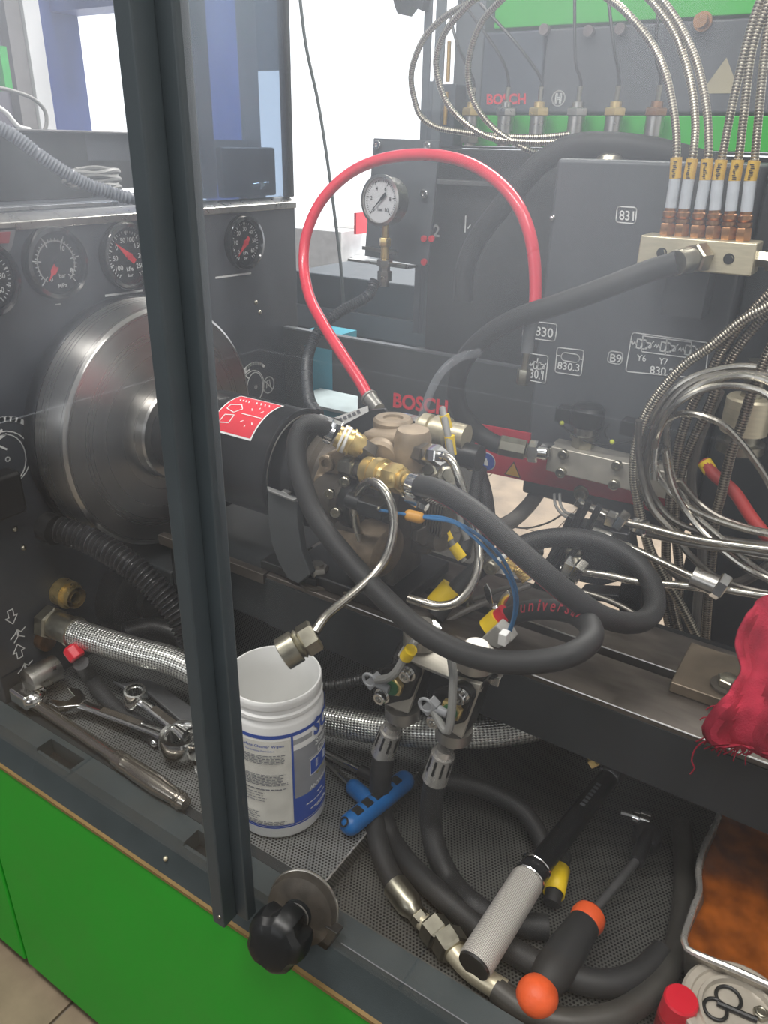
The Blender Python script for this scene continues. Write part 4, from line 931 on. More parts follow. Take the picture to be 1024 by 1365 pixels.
# ------------------------------------------------------------------ pump under test
def ring_clamp(t, c, d, r, w=.010):
    """worm-drive hose clamp with its screw housing"""
    d = d.normalized(); b = MB(); b.lathe(c - d * w / 2, d, [(0, r), (0, r + .0012), (w, r + .0012), (w, r)], 28, (False, False))
    u, v = frame_of(d)
    for k in range(28):
        a = 2 * PI * k / 28; e = u * math.cos(a) + v * math.sin(a); b.bar(c + e * (r + .0014) - d * w * .3, c + e * (r + .0014) + d * w * .3, .0011, .0005, e)
    return t.part(b, 'band_clamp', chrome)
def clamp_screw(t, c, u, v, w, s=1.0):
    b = MB(); b.obox(c, u, v, w, .016 * s, .010 * s, .008 * s); b.hexn(c + u * .007 * s, c + u * .018 * s, .0055 * s); b.torus(c - u * .010 * s, w, .005 * s, .0014 * s, 20, 6)
    return t.part(b, 'clamp_screw', chrome)
def pump():
    t = Thing('fuel_pump', 'cast grey-brown high-pressure fuel pump bolted between the coupling guard and bed', 'pump')
    o = AX0
    b = MB(); b.lathe(o, NX, [(-.574, .03), (-.574, .072), (-.560, .072), (-.557, .069), (-.557, .06)], 56); t.part(b, 'mounting_flange', black_paint)
    b = MB(); b.lathe(o, NX, [(-.558, .06), (-.545, .062), (-.540, .056), (-.470, .056), (-.466, .06), (-.455, .06), (-.452, .05), (-.42, .048)], 48); t.part(b, 'pump_body', dark_cast, bevel=0)
    # upper housing with its round top boss and front boss
    b = MB(); c = A(515, 612, Y=.70); 
    q = [A(*p, Y=.70) for p in ((472, 625), (475, 590), (482, 576), (528, 582), (540, 600), (538, 648), (514, 657), (484, 650))]
    b.prism(q, (0, .06, 0)); t.part(b, 'upper_housing', cast, bevel=.006)
    c = A(524, 566, Y=.745); b = MB(); b.lathe(c - NZ * .01, NZ, [(0, .024), (.016, .024), (.019, .021), (.019, .012), (.016, .011)], 32); t.part(b, 'top_boss', cast)
    c = A(508, 611, Y=.70); b = MB(); b.lathe(c + Vector((0, .01, 0)), Vector((.25, -1, 0)), [(0, .026), (.022, .026), (.026, .023), (.0262, .010)], 36); t.part(b, 'front_boss', cast)
    c = A(548, 645, Y=.705); b = MB(); b.lathe(c, NZ, [(0, .021), (.056, .021), (.064, .0185), (.066, .0175), (.066, .008)], 32); t.part(b, 'valve_tower', cast)
    c = A(573, 575, Y=.75)
    # left bracket with two bolt bosses
    q = [A(*p, Y=.672) for p in ((432, 606), (458, 596), (476, 601), (472, 617), (456, 622), (450, 640), (444, 652), (430, 660), (416, 640), (424, 622))]
    b = MB(); b.prism(q, (0, .030, 0)); t.part(b, 'bolt_bracket', cast, bevel=.0035)
    for p in ((437, 617), (431, 642)):
        b = MB(); b.lathe(A(*p, Y=.672), NY, [(0, .0105), (.004, .0105), (.0055, .009), (.0055, .0055), (.001, .005)], 24, (True, True)); t.part(b, 'bolt_boss', cast)
    # feed pump cylinders lower down
    b = MB(); c = A(439, 659, Y=.675); b.lathe(c, NX, [(-.012, .022), (0, .030), (.022, .031), (.026, .027), (.05, .027)], 36); t.part(b, 'feed_pump', dark_cast)
    b = MB(); c = A(466, 668, Y=.675); b.lathe(c, NX, [(0, .028), (.004, .030), (.016, .030), (.02, .026)], 36); t.part(b, 'black_ring', soft_black)
    b = MB(); c = A(463, 712, Y=.680); b.lathe(c, Vector((1, -.1, -.05)), [(0, .028), (.004, .031), (.062, .031), (.066, .026), (.068, .012)], 36); t.part(b, 'lower_cylinder', M('tan_casting', (128, 114, 96), .5, .55, .3, 60, .5, 800))
    b = MB(); c = A(450, 690, Y=.69); b.lathe(c, NX, [(0, .036), (.05, .036)], 30); t.part(b, 'lower_body', dark_cast)
    for p in ((441, 657), (461, 641), (449, 682)): 
        screw(A(*p, Y=.644), Vector((.3, -1, .1)).normalized(), .006, t)
    # black plug connector on the front
    b = MB(); c = A(498, 676, Y=.632); b.obox(c, Vector((.98, .1, -.05)).normalized(), Vector((-.1, .98, 0)).normalized(), NZ, .030, .022, .017); b.cyl(c - NX * .034, c - NX * .012, .009); t.part(b, 'plug_connector', soft_black, bevel=.002)
    b = MB(); b.ball(A(505, 678, Y=.616), .002); t.part(b, 'plug_screw', zinc)
    # rear block with cooling fins
    b = MB(); b.prism([A(*p, Y=.70) for p in ((545, 655), (566, 646), (580, 655), (582, 702), (570, 742), (546, 738))], (0, .05, 0)); t.part(b, 'rear_block', dark_cast, bevel=.004)
    for i in range(8):
        a, bb = A(573 + i * 3.6, 663 + i * 1.3, Y=.69), A(567 + i * 3.6, 698 + i * 2.0, Y=.69)
        m = MB(); m.bar(a, bb, .0022, .022, NY); t.part(m, 'cooling_fin', dark_cast)
    b = MB(); b.lathe(A(594, 636, Y=.705), Vector((.6, -.6, .5)), [(0, .012), (.01, .012), (.011, .008), (.016, .008)], 6); b.lathe(A(572, 633, Y=.705), Vector((.2, -.6, .8)), [(0, .010), (.008, .010), (.009, .007), (.013, .007)], 6); t.part(b, 'rear_bolts', zinc, kind='stuff')
    b = MB(); b.cyl(A(575, 718, Y=.69), A(588, 722, Y=.685), .012); b.hexn(A(560, 712, Y=.68), A(566, 715, Y=.675), .012); t.part(b, 'drain_plug', dark_cast)
    # steel feet carrying it on the bed
    b = MB(); b.box((-.575, .668, BZ + .0006), (-.405, .80, BZ + .018)); t.part(b, 'foot_plate', black_paint, bevel=.003)
    b = MB(); b.box((-.50, .70, BZ + .017), (-.43, .77, .32)); t.part(b, 'pedestal', dark_cast, bevel=.004)
    t.done()
    # angle bracket with the T shaped upper edge, in front of the guard
    t = Thing('angle_bracket', 'grey T-topped steel angle bracket standing in front of the coupling guard', 'bracket')
    y = .652
    pl = [A(*p, Y=y) for p in ((357, 654), (396, 669), (397, 700), (402, 735), (414, 766), (398, 779), (384, 772), (372, 752), (361, 722), (357, 690))]
    b = MB(); b.prism(pl, (0, .012, 0)); t.part(b, 'upright', M('slate_bracket', (76, 80, 82), .45, .2), bevel=.002)
    z = A(376, 658, Y=y).z
    b = MB(); b.prism([A(356, 650, Y=y), A(397, 667, Y=y), A(392, 669.5, Y=y - .006), A(357, 655.5, Y=y - .006)], (0, 0, .003)); b.prism([A(375, 657, Y=y), A(384, 661, Y=y), A(396, 652, Y=y + .035), A(389, 649, Y=y + .035)], (0, 0, .003)); t.part(b, 'top_flange', M('bright_edge', (150, 150, 148), .4, .6), bevel=.001)
    b = MB(); b.box((pl[0].x - .03, y + .012, BZ + .001), (pl[4].x, y + .05, BZ + .014)); t.part(b, 'foot', black_paint, bevel=.002)
    t.done()
    # tag plate above the pump
    t = Thing('tag_plate', 'black plate with a white paper tag sloping above the pump', 'plate')
    y = .775
    u0, u1, u2, u3 = A(410, 569, Y=y), A(490, 541, Y=y), A(510, 545, Y=y), A(520, 585, Y=y)
    b = MB(); b.prism([A(440, 572, Y=y), A(493, 547, Y=y), A(512, 545, Y=y), A(524, 560, Y=y), A(530, 590, Y=y), A(445, 592, Y=y)], (0, .006, 0)); t.part(b, 'plate', black_paint, bevel=.001)
    b = MB(); b.prism([A(428, 563, Y=y - .002), A(490, 541, Y=y - .002), A(491, 549, Y=y - .002), A(445, 573, Y=y - .002), A(430, 570, Y=y - .002)], (0, .0012, 0)); t.part(b, 'paper_tag', white_plastic)
    m = MB()
    for k in range(5): a = A(452 + k * 6, 560 - k * 2.6, Y=y - .0025); m.bar(a, A(456 + k * 6, 558.6 - k * 2.6, Y=y - .0025), .004, .0004, NY)
    t.part(m, 'faint_print', grey_print, kind='stuff'); t.done()
    # quick coupler line behind the pump
    t = Thing('quick_coupler', 'steel quick coupler line with a green sleeve behind the pump', 'coupler')
    y = .86; P = lambda a, bb: A(a, bb, Y=y)
    b = MB(); b.tube(spline([P(520, 590), P(521, 572), P(528, 563), P(540, 562)]), .0085, 14); t.part(b, 'elbow', nickel)
    b = MB(); b.hexn(P(535, 562), P(558, 567), .0125); t.part(b, 'hex_sleeve', chrome)
    d = (P(622, 583) - P(558, 567)); L = d.length
    b = MB(); b.lathe(P(558, 567), d, [(0, .012), (L * .10, .013), (L * .10, .019), (L * .26, .019), (L * .28, .015), (L * .34, .015), (L * .36, .020), (L * .62, .020), (L * .66, .014), (L * .7, .014), (L * .72, .0165), (L, .0165)], 28); t.part(b, 'coupler_body', nickel)
    b = MB(); b.cyl(P(560, 590), P(604, 599), .009, n=20); t.part(b, 'green_sleeve', M('dark_green_sleeve', (24, 104, 48), .4))
    b = MB(); b.cyl(P(596, 600), P(640, 611), .017); t.part(b, 'rear_body', soft_black)
    t.done()
pump()

# ------------------------------------------------------------------ hoses of the pump
def barb_hose():
    # loop hose from the upper brass fitting
    t = Thing('return_hose', 'black rubber hose from the upper brass fitting sweeping down across the tray bay', 'hose')
    ctl = [(442, 578, .655), (428, 567, .645), (410, 566, .635), (398, 580, .625), (395, 605, .615), (402, 640, .605), (421, 688, .595), (461, 742, .585), (508, 793, .57), (556, 837, .56), (606, 866, .555), (662, 882, .555), (718, 882, .565), (762, 872, .58), (787, 853, .605), (785, 832, .635), (762, 817, .66), (728, 812, .675), (700, 815, .685), (676, 824, .685), (655, 838, .675)]
    pts = spline(T(ctl)); m = MB(); m.tube(pts, .0112, 18); h = t.part(m, 'rubber_tube', rubber)
    # lettering along the loop
    m = MB(); near = lambda p: min(range(int(len(pts) * .7), len(pts)), key=lambda k: (A(p[0], p[1], Y=pts[k].y) - pts[k]).length)
    i = near((708, 814)); s = 0.0
    for ch in 'universal':
        w = .0032 if ch in 'il' else (.0052 if ch in 'r' else .0076); hh = .0125 if ch == 'l' else (.0118 if ch == 'i' else .0088)
        d = (pts[i - 3] - pts[i]).normalized(); n = Vector((-.05, -.80, .60)); n = (n - d * n.dot(d)).normalized(); up = n.cross(d)
        text_mb(ch, pts[i] + n * .0116 - up * .0045, d * w, up * hh, .012, mb=m, lift=.0004)
        s = 0.0
        while s < w + .0026: s += (pts[i - 1] - pts[i]).length * .999; i -= 1
    t.part(m, 'printed_lettering', M('faded_red_print', (190, 56, 70), .6), under=h)
    n0, n1, n2 = A(486, 598, Y=.672), A(470, 590, Y=.665), A(447, 580, Y=.657)
    d = (n2 - n1).normalized(); m = MB(); m.hexn(A(497, 606, Y=.678), n0 + (n1 - n0) * .4, .0125); t.part(m, 'steel_nut', dark_cast)
    L = (n2 - n0).length; m = MB(); m.lathe(n0, (n2 - n0), [(0, .0105), (L * .15, .0135), (L * .42, .0145), (L * .43, .0165), (L * .48, .0165), (L * .49, .0145), (L * .68, .0145), (L * .69, .0165), (L * .74, .0165), (L * .75, .0135), (L * .95, .012)], 28); t.part(m, 'brass_fitting', brass)
    m = MB(); m.lathe(n2 - d * .004, d, [(-.012, .013), (-.011, .0155), (-.004, .0155), (-.003, .012)], 28); t.part(m, 'white_collar', white_plastic)
    cpt = A(441, 577, Y=.654); ring_clamp(t, cpt, d, .0116, .009); clamp_screw(t, A(434, 562, Y=.65), Vector((.9, .3, -.25)).normalized(), Vector((-.3, .9, 0)).normalized(), Vector((.2, .1, .95)).normalized(), 1.1)
    m = MB(); m.cyl(A(667, 826, Y=.682), A(652, 840, Y=.676), .0145, n=22); t.part(m, 'yellow_sleeve', yellow_plastic); m = MB(); m.cyl(A(677, 818, Y=.686), A(668, 826, Y=.683), .0125, n=20); t.part(m, 'red_band', red_plastic)
    t.done()
    # second hose from the lower brass coupling
    t = Thing('supply_hose', 'black rubber hose with a thin red stripe from the lower brass coupling, looping right', 'hose')
    ctl = [(551, 646, .648), (575, 650, .645), (599, 660, .64), (638, 686, .63), (677, 721, .625), (716, 756, .625), (755, 789, .635), (795, 818, .655), (832, 830, .68), (860, 826, .71), (873, 806, .74), (866, 773, .77), (840, 744, .785), (800, 723, .79), (755, 716, .785), (712, 721, .775), (676, 736, .76), (648, 752, .745), (622, 772, .73), (600, 795, .71), (580, 822, .69)]
    pts = spline(T(ctl)); m = MB(); m.tube(pts, .0112, 18); h = t.part(m, 'rubber_tube', rubber)
    st = []
    for i, p in enumerate(pts[4:int(len(pts) * .46)]):
        i += 4; d = (pts[i + 1] - pts[i - 1]).normalized(); vd = (CAM - p).normalized(); sd = d.cross(vd).normalized(); st.append(p + (Vector((-.35, -.4, -.85)) - d * Vector((-.35, -.4, -.85)).dot(d)).normalized() * .0108)
    m = MB(); m.tube(st, .0012, 6); t.part(m, 'red_stripe', M('dull_red_stripe', (150, 44, 60), .6), under=h)
    P = lambda a, bb, yy=.655: A(a, bb, Y=yy)
    m = MB(); m.hexn(P(458, 620, .672), P(470, 623, .668), .0115); m.cyl(P(462, 621, .67), P(478, 625, .665), .009); m.hexn(P(470, 622.5, .668), P(477, 624, .666), .0135); t.part(m, 'steel_nut', zinc)
    m = MB(); m.hexn(P(478, 624, .666), P(489, 627, .664), .0105); t.part(m, 'dark_nut', dark_cast)
    a, bb = P(489, 627, .664), P(541, 641, .652); L = (bb - a).length; m = MB()
    m.lathe(a, bb - a, [(0, .011), (.002, .0165), (L * .22, .0165), (L * .24, .0135), (L * .28, .018), (L * .46, .018), (L * .48, .014), (L * .56, .013)], 30); m.hexn(a + (bb - a) * .56, a + (bb - a) * .92, .0165); m.lathe(a + (bb - a) * .9, bb - a, [(0, .011), (.006, .011), (.007, .008), (.016, .008)], 20); t.part(m, 'brass_coupling', brass)
    ring_clamp(t, P(554, 647, .648), bb - a, .0116, .011); clamp_screw(t, P(551, 666, .640), Vector((.95, -.1, -.2)).normalized(), Vector((.1, .99, 0)).normalized(), Vector((.2, 0, .97)).normalized(), 1.0)
    m = MB(); m.cyl(A(604, 784, Y=.715), A(582, 808, Y=.70), .0155, n=22); t.part(m, 'yellow_sleeve', yellow_plastic)
    t.done()
barb_hose()

def simple(name, lab, cat, ctl, r, mat, body='tube', extra=None, rf=None, step=.006, n=12, group=None, prefix=None):
    t = Thing(name, lab, cat, group); pts = T(ctl) if not isinstance(ctl[0], Vector) else ctl
    m = MB(); m.tube(spline(pts, step), r, n, rf=rf); t.part(m, body, mat)
    if extra: extra(t, pts)
    return t.done()
# steel fuel line with the loose end over the tub
def line_end(t, pts):
    a, b_, c = A(424, 836, Y=.50), A(417, 848, Y=.492), A(394, 862, Y=.478)
    d = (c - b_).normalized(); m = MB(); m.hexn(b_ - d * .004, b_ + d * .012, .0165); m.lathe(b_ + d * .012, d, [(0, .013), (.002, .0155), (.005, .013), (.006, .0165), (.022, .0165), (.023, .0125), (.018, .011)], 28); t.part(m, 'union_nut', zinc)
simple('steel_fuel_line', 'bent steel fuel line with a loose union nut hanging over the white tub', 'pipe', [(482, 722, .655), (474, 692, .642), (476, 660, .632), (490, 643, .626), (506, 646, .62), (520, 668, .615), (525, 698, .61), (519, 732, .60), (505, 758, .585), (480, 783, .56), (450, 808, .53), (432, 824, .51), (420, 843, .495)], .0048, tube_steel, extra=line_end)
def line_nuts(t, pts):
    m = MB(); m.hexn(A(552, 601, Y=.70), A(570, 606, Y=.692), .0125); t.part(m, 'dark_nut', dark_cast); m = MB(); a, b_ = A(567, 605, Y=.693), A(588, 608, Y=.685); m.hexn(a, b_, .0118); m.cyl(b_, A(594, 609, Y=.683), .006); t.part(m, 'bright_nut', chrome)
simple('steel_fuel_line', 'bent steel fuel line dropping at the right of the pump behind the black hose', 'pipe', [(588, 608, .685), (600, 612, .68), (609, 628, .675), (617, 655, .67), (628, 690, .665), (637, 722, .66), (638, 752, .645), (628, 782, .63), (608, 803, .615), (585, 808, .605), (562, 803, .60), (545, 798, .60)], .0048, tube_steel, extra=line_nuts)
def tags(cs):
    def f(t, pts):
        for a, b_, y in cs: m = MB(); m.cyl(A(*a, Y=y), A(*b_, Y=y), .0062, n=14); t.part(m, 'yellow_tag', yellow_plastic)
    return f
simple('tagged_cable', 'grey cable with two yellow tags hanging at the right of the pump', 'cable', [(590, 545, .80), (593, 560, .78), (597, 580, .77), (601, 605, .76), (606, 640, .755), (612, 690, .75), (622, 720, .745)], .0042, grey_cable, extra=tags([((592, 553), (597, 571), .785), ((599, 581), (602, 606), .77)]))
simple('tagged_cable', 'grey cable with two yellow tags below the finned block of the pump', 'cable', [(588, 694, .70), (594, 706, .70), (601, 722, .70), (609, 735, .70), (619, 748, .70)], .0035, grey_cable, extra=tags([((592, 708), (598, 720), .70), ((604, 727), (616, 744), .70)]))
# blue wires with their gold resistor
def gold(t, pts):
    m = MB(); m.capsule(A(546, 687, Y=.628), A(559, 690, Y=.63), .0062); t.part(m, 'gold_resistor', gold_wire)
simple('blue_wire', 'blue wire through a gold sleeve at the pump, lower of the two', 'wire', [(506, 680, .62), (530, 684, .62), (552, 688, .628), (580, 692, .63), (606, 697, .63), (630, 715, .63), (655, 740, .63), (676, 766, .635), (686, 795, .64), (684, 825, .65), (675, 848, .655)], .0018, blue_wire, extra=gold, n=8)
simple('blue_wire', 'blue wire without sleeve, upper of the two bowing from the pump', 'wire', [(520, 683, .622), (552, 687, .63), (590, 690, .632), (620, 702, .632), (648, 722, .632), (672, 748, .635), (687, 782, .64), (689, 812, .648), (680, 842, .655)], .0018, blue_wire, n=8)
# clear tube
simple('clear_tube', 'clear plastic tube curving behind the pump', 'tube', [(556, 585, .84), (563, 555, .86), (575, 520, .88), (592, 492, .90), (616, 475, .92), (640, 470, .94)], .0055, clear_tube_m)
# corrugated sleeve behind the red hose
simple('corrugated_sleeve', 'black corrugated sleeve rising behind the red hose', 'conduit', [(424, 552, .80), (413, 535, .85), (409, 505, .90), (412, 470, .96), (428, 437, 1.0), (455, 415, 1.04), (490, 395, 1.08), (500, 375, 1.10)], .0085, M('dark_conduit', (50, 54, 58), .4), rf=lambda L: .0092 if int(L / .0022) % 2 else .0076, step=.002, n=14)
# black straps and hoses hanging behind, over the bright floor
simple('black_strap', 'black rubber hose dropping from the red plate, left of the two', 'hose', [(640, 625, 1.06), (634, 660, 1.02), (626, 700, .97), (618, 740, .92)], .0115, rubber, body='rubber')
simple('black_strap', 'black rubber hose dropping from the red plate, right of the two', 'hose', [(640, 628, 1.065), (649, 665, 1.02), (652, 705, .96), (648, 740, .91)], .0105, rubber, body='rubber')
simple('grey_hose', 'grey hose hanging under the red plate over the bright floor', 'hose', [(718, 655, 1.12), (706, 672, 1.10), (688, 690, 1.06), (668, 702, 1.02), (640, 712, .98), (600, 722, .93), (572, 722, .88)], .0125, M('greyed_rubber', (104, 102, 98), .6), body='rubber')
simple('thin_cable', 'thin grey cable sagging over the bright floor below the red plate', 'cable', [(655, 682, 1.10), (672, 698, 1.10), (700, 704, 1.10), (730, 697, 1.10), (752, 684, 1.10)], .0016, grey_cable, n=8)
simple('grey_cable', 'grey cable lying on the bed toward the white clamp, the longer one', 'cable', [(595, 829, .70), (620, 815, .72), (650, 802, .745), (680, 790, .77), (706, 780, .79)], .004, M('bed_cable', (92, 88, 82), .5), n=10)
simple('grey_cable', 'grey cable lying on the bed between the sleeves, the shorter upper one', 'cable', [(612, 803, .735), (640, 796, .75), (670, 785, .77), (702, 778, .80)], .003, M('bed_cable_2', (110, 106, 98), .5), n=10)

# ------------------------------------------------------------------ twin valve blocks hanging in front of the bed
def valve_units():
    top1, bot1 = A(551, 877, Y=.60), A(526, 945, Y=.585)
    def unit(lab, tl, tr, br, bl, y, s1, s2, hx, plug, hose_lab, crimp, hose, tagp, cable):
        t = Thing('valve_unit', lab, 'valve', 'valve units in front of the bed')
        P = [A(*p, Y=y) for p in (tl, tr, br, bl)]
        u = ((P[1] - P[0]) + (P[2] - P[3])).normalized(); v = ((P[3] - P[0]) + (P[2] - P[1])); v = (v - u * v.dot(u)).normalized(); n = v.cross(u).normalized()
        if n.y > 0: n = -n
        b = MB(); b.prism(P, -n * .006); t.part(b, 'steel_block', alu, bevel=.001)
        b = MB(); b.prism([p - n * .0062 for p in P], -n * .030); t.part(b, 'shade_body', soft_black, bevel=.0015)  # rest of the block in black, painting the shadow on its side
        q1, q2, qh = A(*s1, Y=y) , A(*s2, Y=y), A(*hx, Y=y)
        d = (q1 - q2).normalized(); w = d.cross(n).normalized(); r = .0125; hull = []
        for c, a0 in ((q1, 0), (q2, PI)):
            for k in range(7): a = a0 - PI / 2 + PI * k / 6; hull.append(c + d * math.cos(a) * r + w * math.sin(a) * r)
        mid = (q1 + q2) / 2; hull = hull[:7] + [mid + w * .022] + hull[7:] + [mid - w * .022]
        b = MB(); b.prism([p + n * .0005 for p in hull], n * .010); t.part(b, 'black_flange', soft_black, bevel=.0015)
        for q in (q1, q2):
            b = MB(); b.lathe(q + n * .0105, n, [(0, .0095), (.001, .0095), (.001, .0075), (.008, .0075), (.009, .0065), (.009, .004), (.004, .0035)], 24); t.part(b, 'socket_screw', chrome)
        b = MB(); b.hexn(qh + n * .0105, qh + n * .018, .0125); t.part(b, 'brass_hexagon', brass)
        b = MB(); b.lathe(qh + n * .018, n, [(0, .0085), (.003, .0085), (.0035, .006)], 20); t.part(b, 'green_insert', M('green_insert', (34, 96, 56), .4))
        pg = A(*plug, Y=y) + n * .022
        b = MB(); b.obox(pg, w, d, n, .011, .020, .010); b.torus(pg - w * .004 + n * .004, n, .0075, .0022, 20, 6); b.cyl(pg, qh + n * .022, .005); t.part(b, 'grey_plug', M('grey_plug', (142, 144, 146), .45), bevel=.001)
        # couplings above and below the block
        c0 = (P[0] + P[1]) / 2 - n * .017; c1 = (P[2] + P[3]) / 2 - n * .017
        b = MB(); b.lathe(c1, v, [(0, .012), (.006, .012), (.007, .0205), (.021, .0205), (.022, .012), (.030, .012)], 30); t.part(b, 'lower_coupling', satin)
        b = MB(); b.lathe(c0, -v, [(.003, .012), (.009, .012), (.010, .0205), (.026, .0205), (.027, .012), (.036, .012)], 30); t.part(b, 'upper_coupling', satin)
        b = MB(); b.tube(spline([pg, A(*cable[0], Y=y - .03), A(*cable[1], Y=y - .02), A(*cable[2], Y=y + .01)]), .0045, 10); t.part(b, 'grey_lead', grey_cable)
        if tagp: b = MB(); b.cyl(A(*tagp[0], Y=y - .028), A(*tagp[1], Y=y - .025), .0068, n=16); t.part(b, 'yellow_tag', yellow_plastic)
        t.done()
        # the hose below with its ribbed crimp
        t = Thing('pressure_hose', hose_lab, 'hose')
        h0, h1 = A(*crimp[0], Y=y + .012), A(*crimp[1], Y=y + .010); cd_ = (h1 - h0); L = cd_.length; cd_ = cd_.normalized()
        m = MB(); m.lathe(h0 - cd_ * .008, cd_, [(0, .010), (.008, .011), (.009, .0135), (L * .35 + .008, .0138), (L * .75 + .008, .0146), (L + .008, .0150), (L + .008, .012)], 28); c_ = t.part(m, 'crimp_sleeve', crimp_m)
        uu, vv = frame_of(cd_)
        for k in range(10): a = 2 * PI * k / 10; e = uu * math.cos(a) + vv * math.sin(a); m = MB(); m.bar(h0 + cd_ * L * .10 + e * .0136, h0 + cd_ * L * .62 + e * .0140, .0026, .0014, e); t.part(m, 'groove', soft_black, under=c_)
        m = MB(); m.tube(spline([h1 - cd_ * .006] + T(hose)), .0132, 18); t.part(m, 'rubber_tube', rubber); t.done()
    unit('aluminium valve unit with a yellow tag on its lead, left of the hanging pair', (535.4, 872), (568, 882.6), (543.6, 952), (508.7, 937), .597, (550.8, 890.8), (517, 920.5), (534, 905), (513, 894), 'black hose from the left valve unit down to the tray beside the white tub',
         ((522, 973), (511, 1004)), [(508, 1030, .60), (507, 1060, .60), (511, 1090, .595), (524, 1124, .58), (552, 1160, .55), (588, 1194, None, -.006), (618, 1220, None, -.011), (650, 1246, None, -.011), (700, 1277, None, -.011), (752, 1300, None, -.011), (805, 1311, None, -.011), (850, 1300, None, -.011), (884, 1270, None, -.011)],
         ((548, 866), (541, 876)), [(524, 900), (543, 870), (560, 845)])
    unit('aluminium valve unit with black cable tie, right of the hanging pair', (601, 903), (641, 913), (615, 985), (578.5, 960.5), .585, (621.5, 919.5), (587.7, 951), (611, 936), (588, 926), 'black hose from the right valve unit curling under the torque wrench',
         ((591, 1004), (580, 1038)), [(576, 1064, .60), (574, 1096, .60), (582, 1136, .585), (602, 1176, .57), (628, 1204, None, -.008), (656, 1222, None, -.011), (690, 1232, None, -.011), (730, 1236, None, -.011)],
         None, [(597, 974), (604, 905), (598, 862)])
    # bar joining the two units
    t = Thing('junction_bar', 'flat steel bar joining the tops of the two valve units', 'bar'); y = .60
    a, b_ = A(536, 866, Y=y), A(646, 911, Y=y); d = (b_ - a).normalized()
    m = MB(); m.bar(a, b_, .020, .007, Vector((.3, -.5, 1))); t.part(m, 'bar', alu, bevel=.001)
    m = MB(); m.lathe(A(570, 852, Y=.62), Vector((.2, -.2, 1)), [(0, .01), (.006, .01), (.006, .013), (.02, .013), (.021, .009)], 6); t.part(m, 'hex_nut', chrome)
    m = MB(); m.prism([A(*p, Y=.606) for p in ((648, 905), (667, 905), (664, 917), (652, 912))], (0, .01, 0)); t.part(m, 'end_clip', chrome, bevel=.001)
    t.done()
    m = MB(); m.prism([A(*p, Y=.645) for p in ((638, 855), (661, 834), (676, 846), (682, 856), (664, 865))], (0, .018, 0)); m2 = MB(); m2.obox(A(672, 850, Y=.64), NX, Vector((0, 1, 0)), NZ, .009, .012, .014)
    t = Thing('plug_housing', 'pale grey plug housing beside the yellow sleeve of the black hose', 'plug'); t.part(m, 'housing', M('pale_plug', (170, 168, 162), .5), bevel=.0015); t.part(m2, 'key', white_plastic, bevel=.001); t.done()
    # wing nuts
    for p, lab in (((660, 808), 'small steel wing nut on the bed behind the blue wires'),):
        c = A(p[0], p[1], Y=.70); t = Thing('wing_nut', lab, 'nut')
        m = MB(); m.lathe(c - NZ * .012, NZ, [(0, .007), (.012, .006), (.014, .003)], 14); t.part(m, 'hub', chrome)
        for s in (-1, 1):
            m = MB(); q = [c + Vector((s * .004, 0, -.004)), c + Vector((s * .012, 0, .006)), c + Vector((s * .017, 0, .020)), c + Vector((s * .013, 0, .026)), c + Vector((s * .007, 0, .018)), c + Vector((s * .002, 0, .002))]; m.prism([p + Vector((0, -.001, 0)) for p in q], (0, .0025, 0)); t.part(m, 'wing', chrome, bevel=.0008)
        t.done()
    c = A(627, 806, Y=.735); t = Thing('small_stud', 'thin steel stud standing on the bed behind the pale fuel line', 'stud'); m = MB(); m.cyl(c - NZ * .004, c + NZ * .03, .002); t.part(m, 'pin', zinc); m = MB(); m.hexn(c - NZ * .006, c, .006); t.part(m, 'nut', zinc); t.done()
    # bright clamp with spring on the bed
    t = Thing('white_clamp', 'white metal clamp with gold springs and socket screws on the bed', 'clamp'); y = .735
    m = MB(); m.prism([A(*p, Y=y) for p in ((644, 760), (654, 750), (670, 740), (678, 739), (690, 755), (712, 772), (698, 778), (685, 770), (672, 766), (648, 765))], (0, .018, 0)); t.part(m, 'clamp_plate', white_plastic, bevel=.002)
    screw(A(657, 754, Y=y - .001), NY, .009, t, zinc)
    for (a, b_) in (((675, 746), (682, 760)), ((690, 756), (702, 772))):
        m = MB(); a, b_ = A(*a, Y=y - .008), A(*b_, Y=y - .008); d = (b_ - a); L = d.length; u, v = frame_of(d); m.tube([a + d * (i / 60) + (u * math.cos(i * .75) + v * math.sin(i * .75)) * .006 for i in range(61)], .0016, 6); t.part(m, 'spring', brass)
    m = MB(); m.box(A(650, 775, Y=y + .002), A(700, 792, Y=y + .002) + Vector((0, .02, 0))); t.done()
valve_units()
simple('spiral_conduit', 'black spiral conduit behind the left valve unit', 'conduit', [(572, 838, .63), (548, 850, .632), (534, 872, .634), (524, 892, .632), (495, 902, .625), (455, 912, .62), (420, 916, .615)], .0075, soft_black, rf=lambda L: .0068 + .0011 * math.sin(2 * PI * L / .0046), step=.0012, n=12)

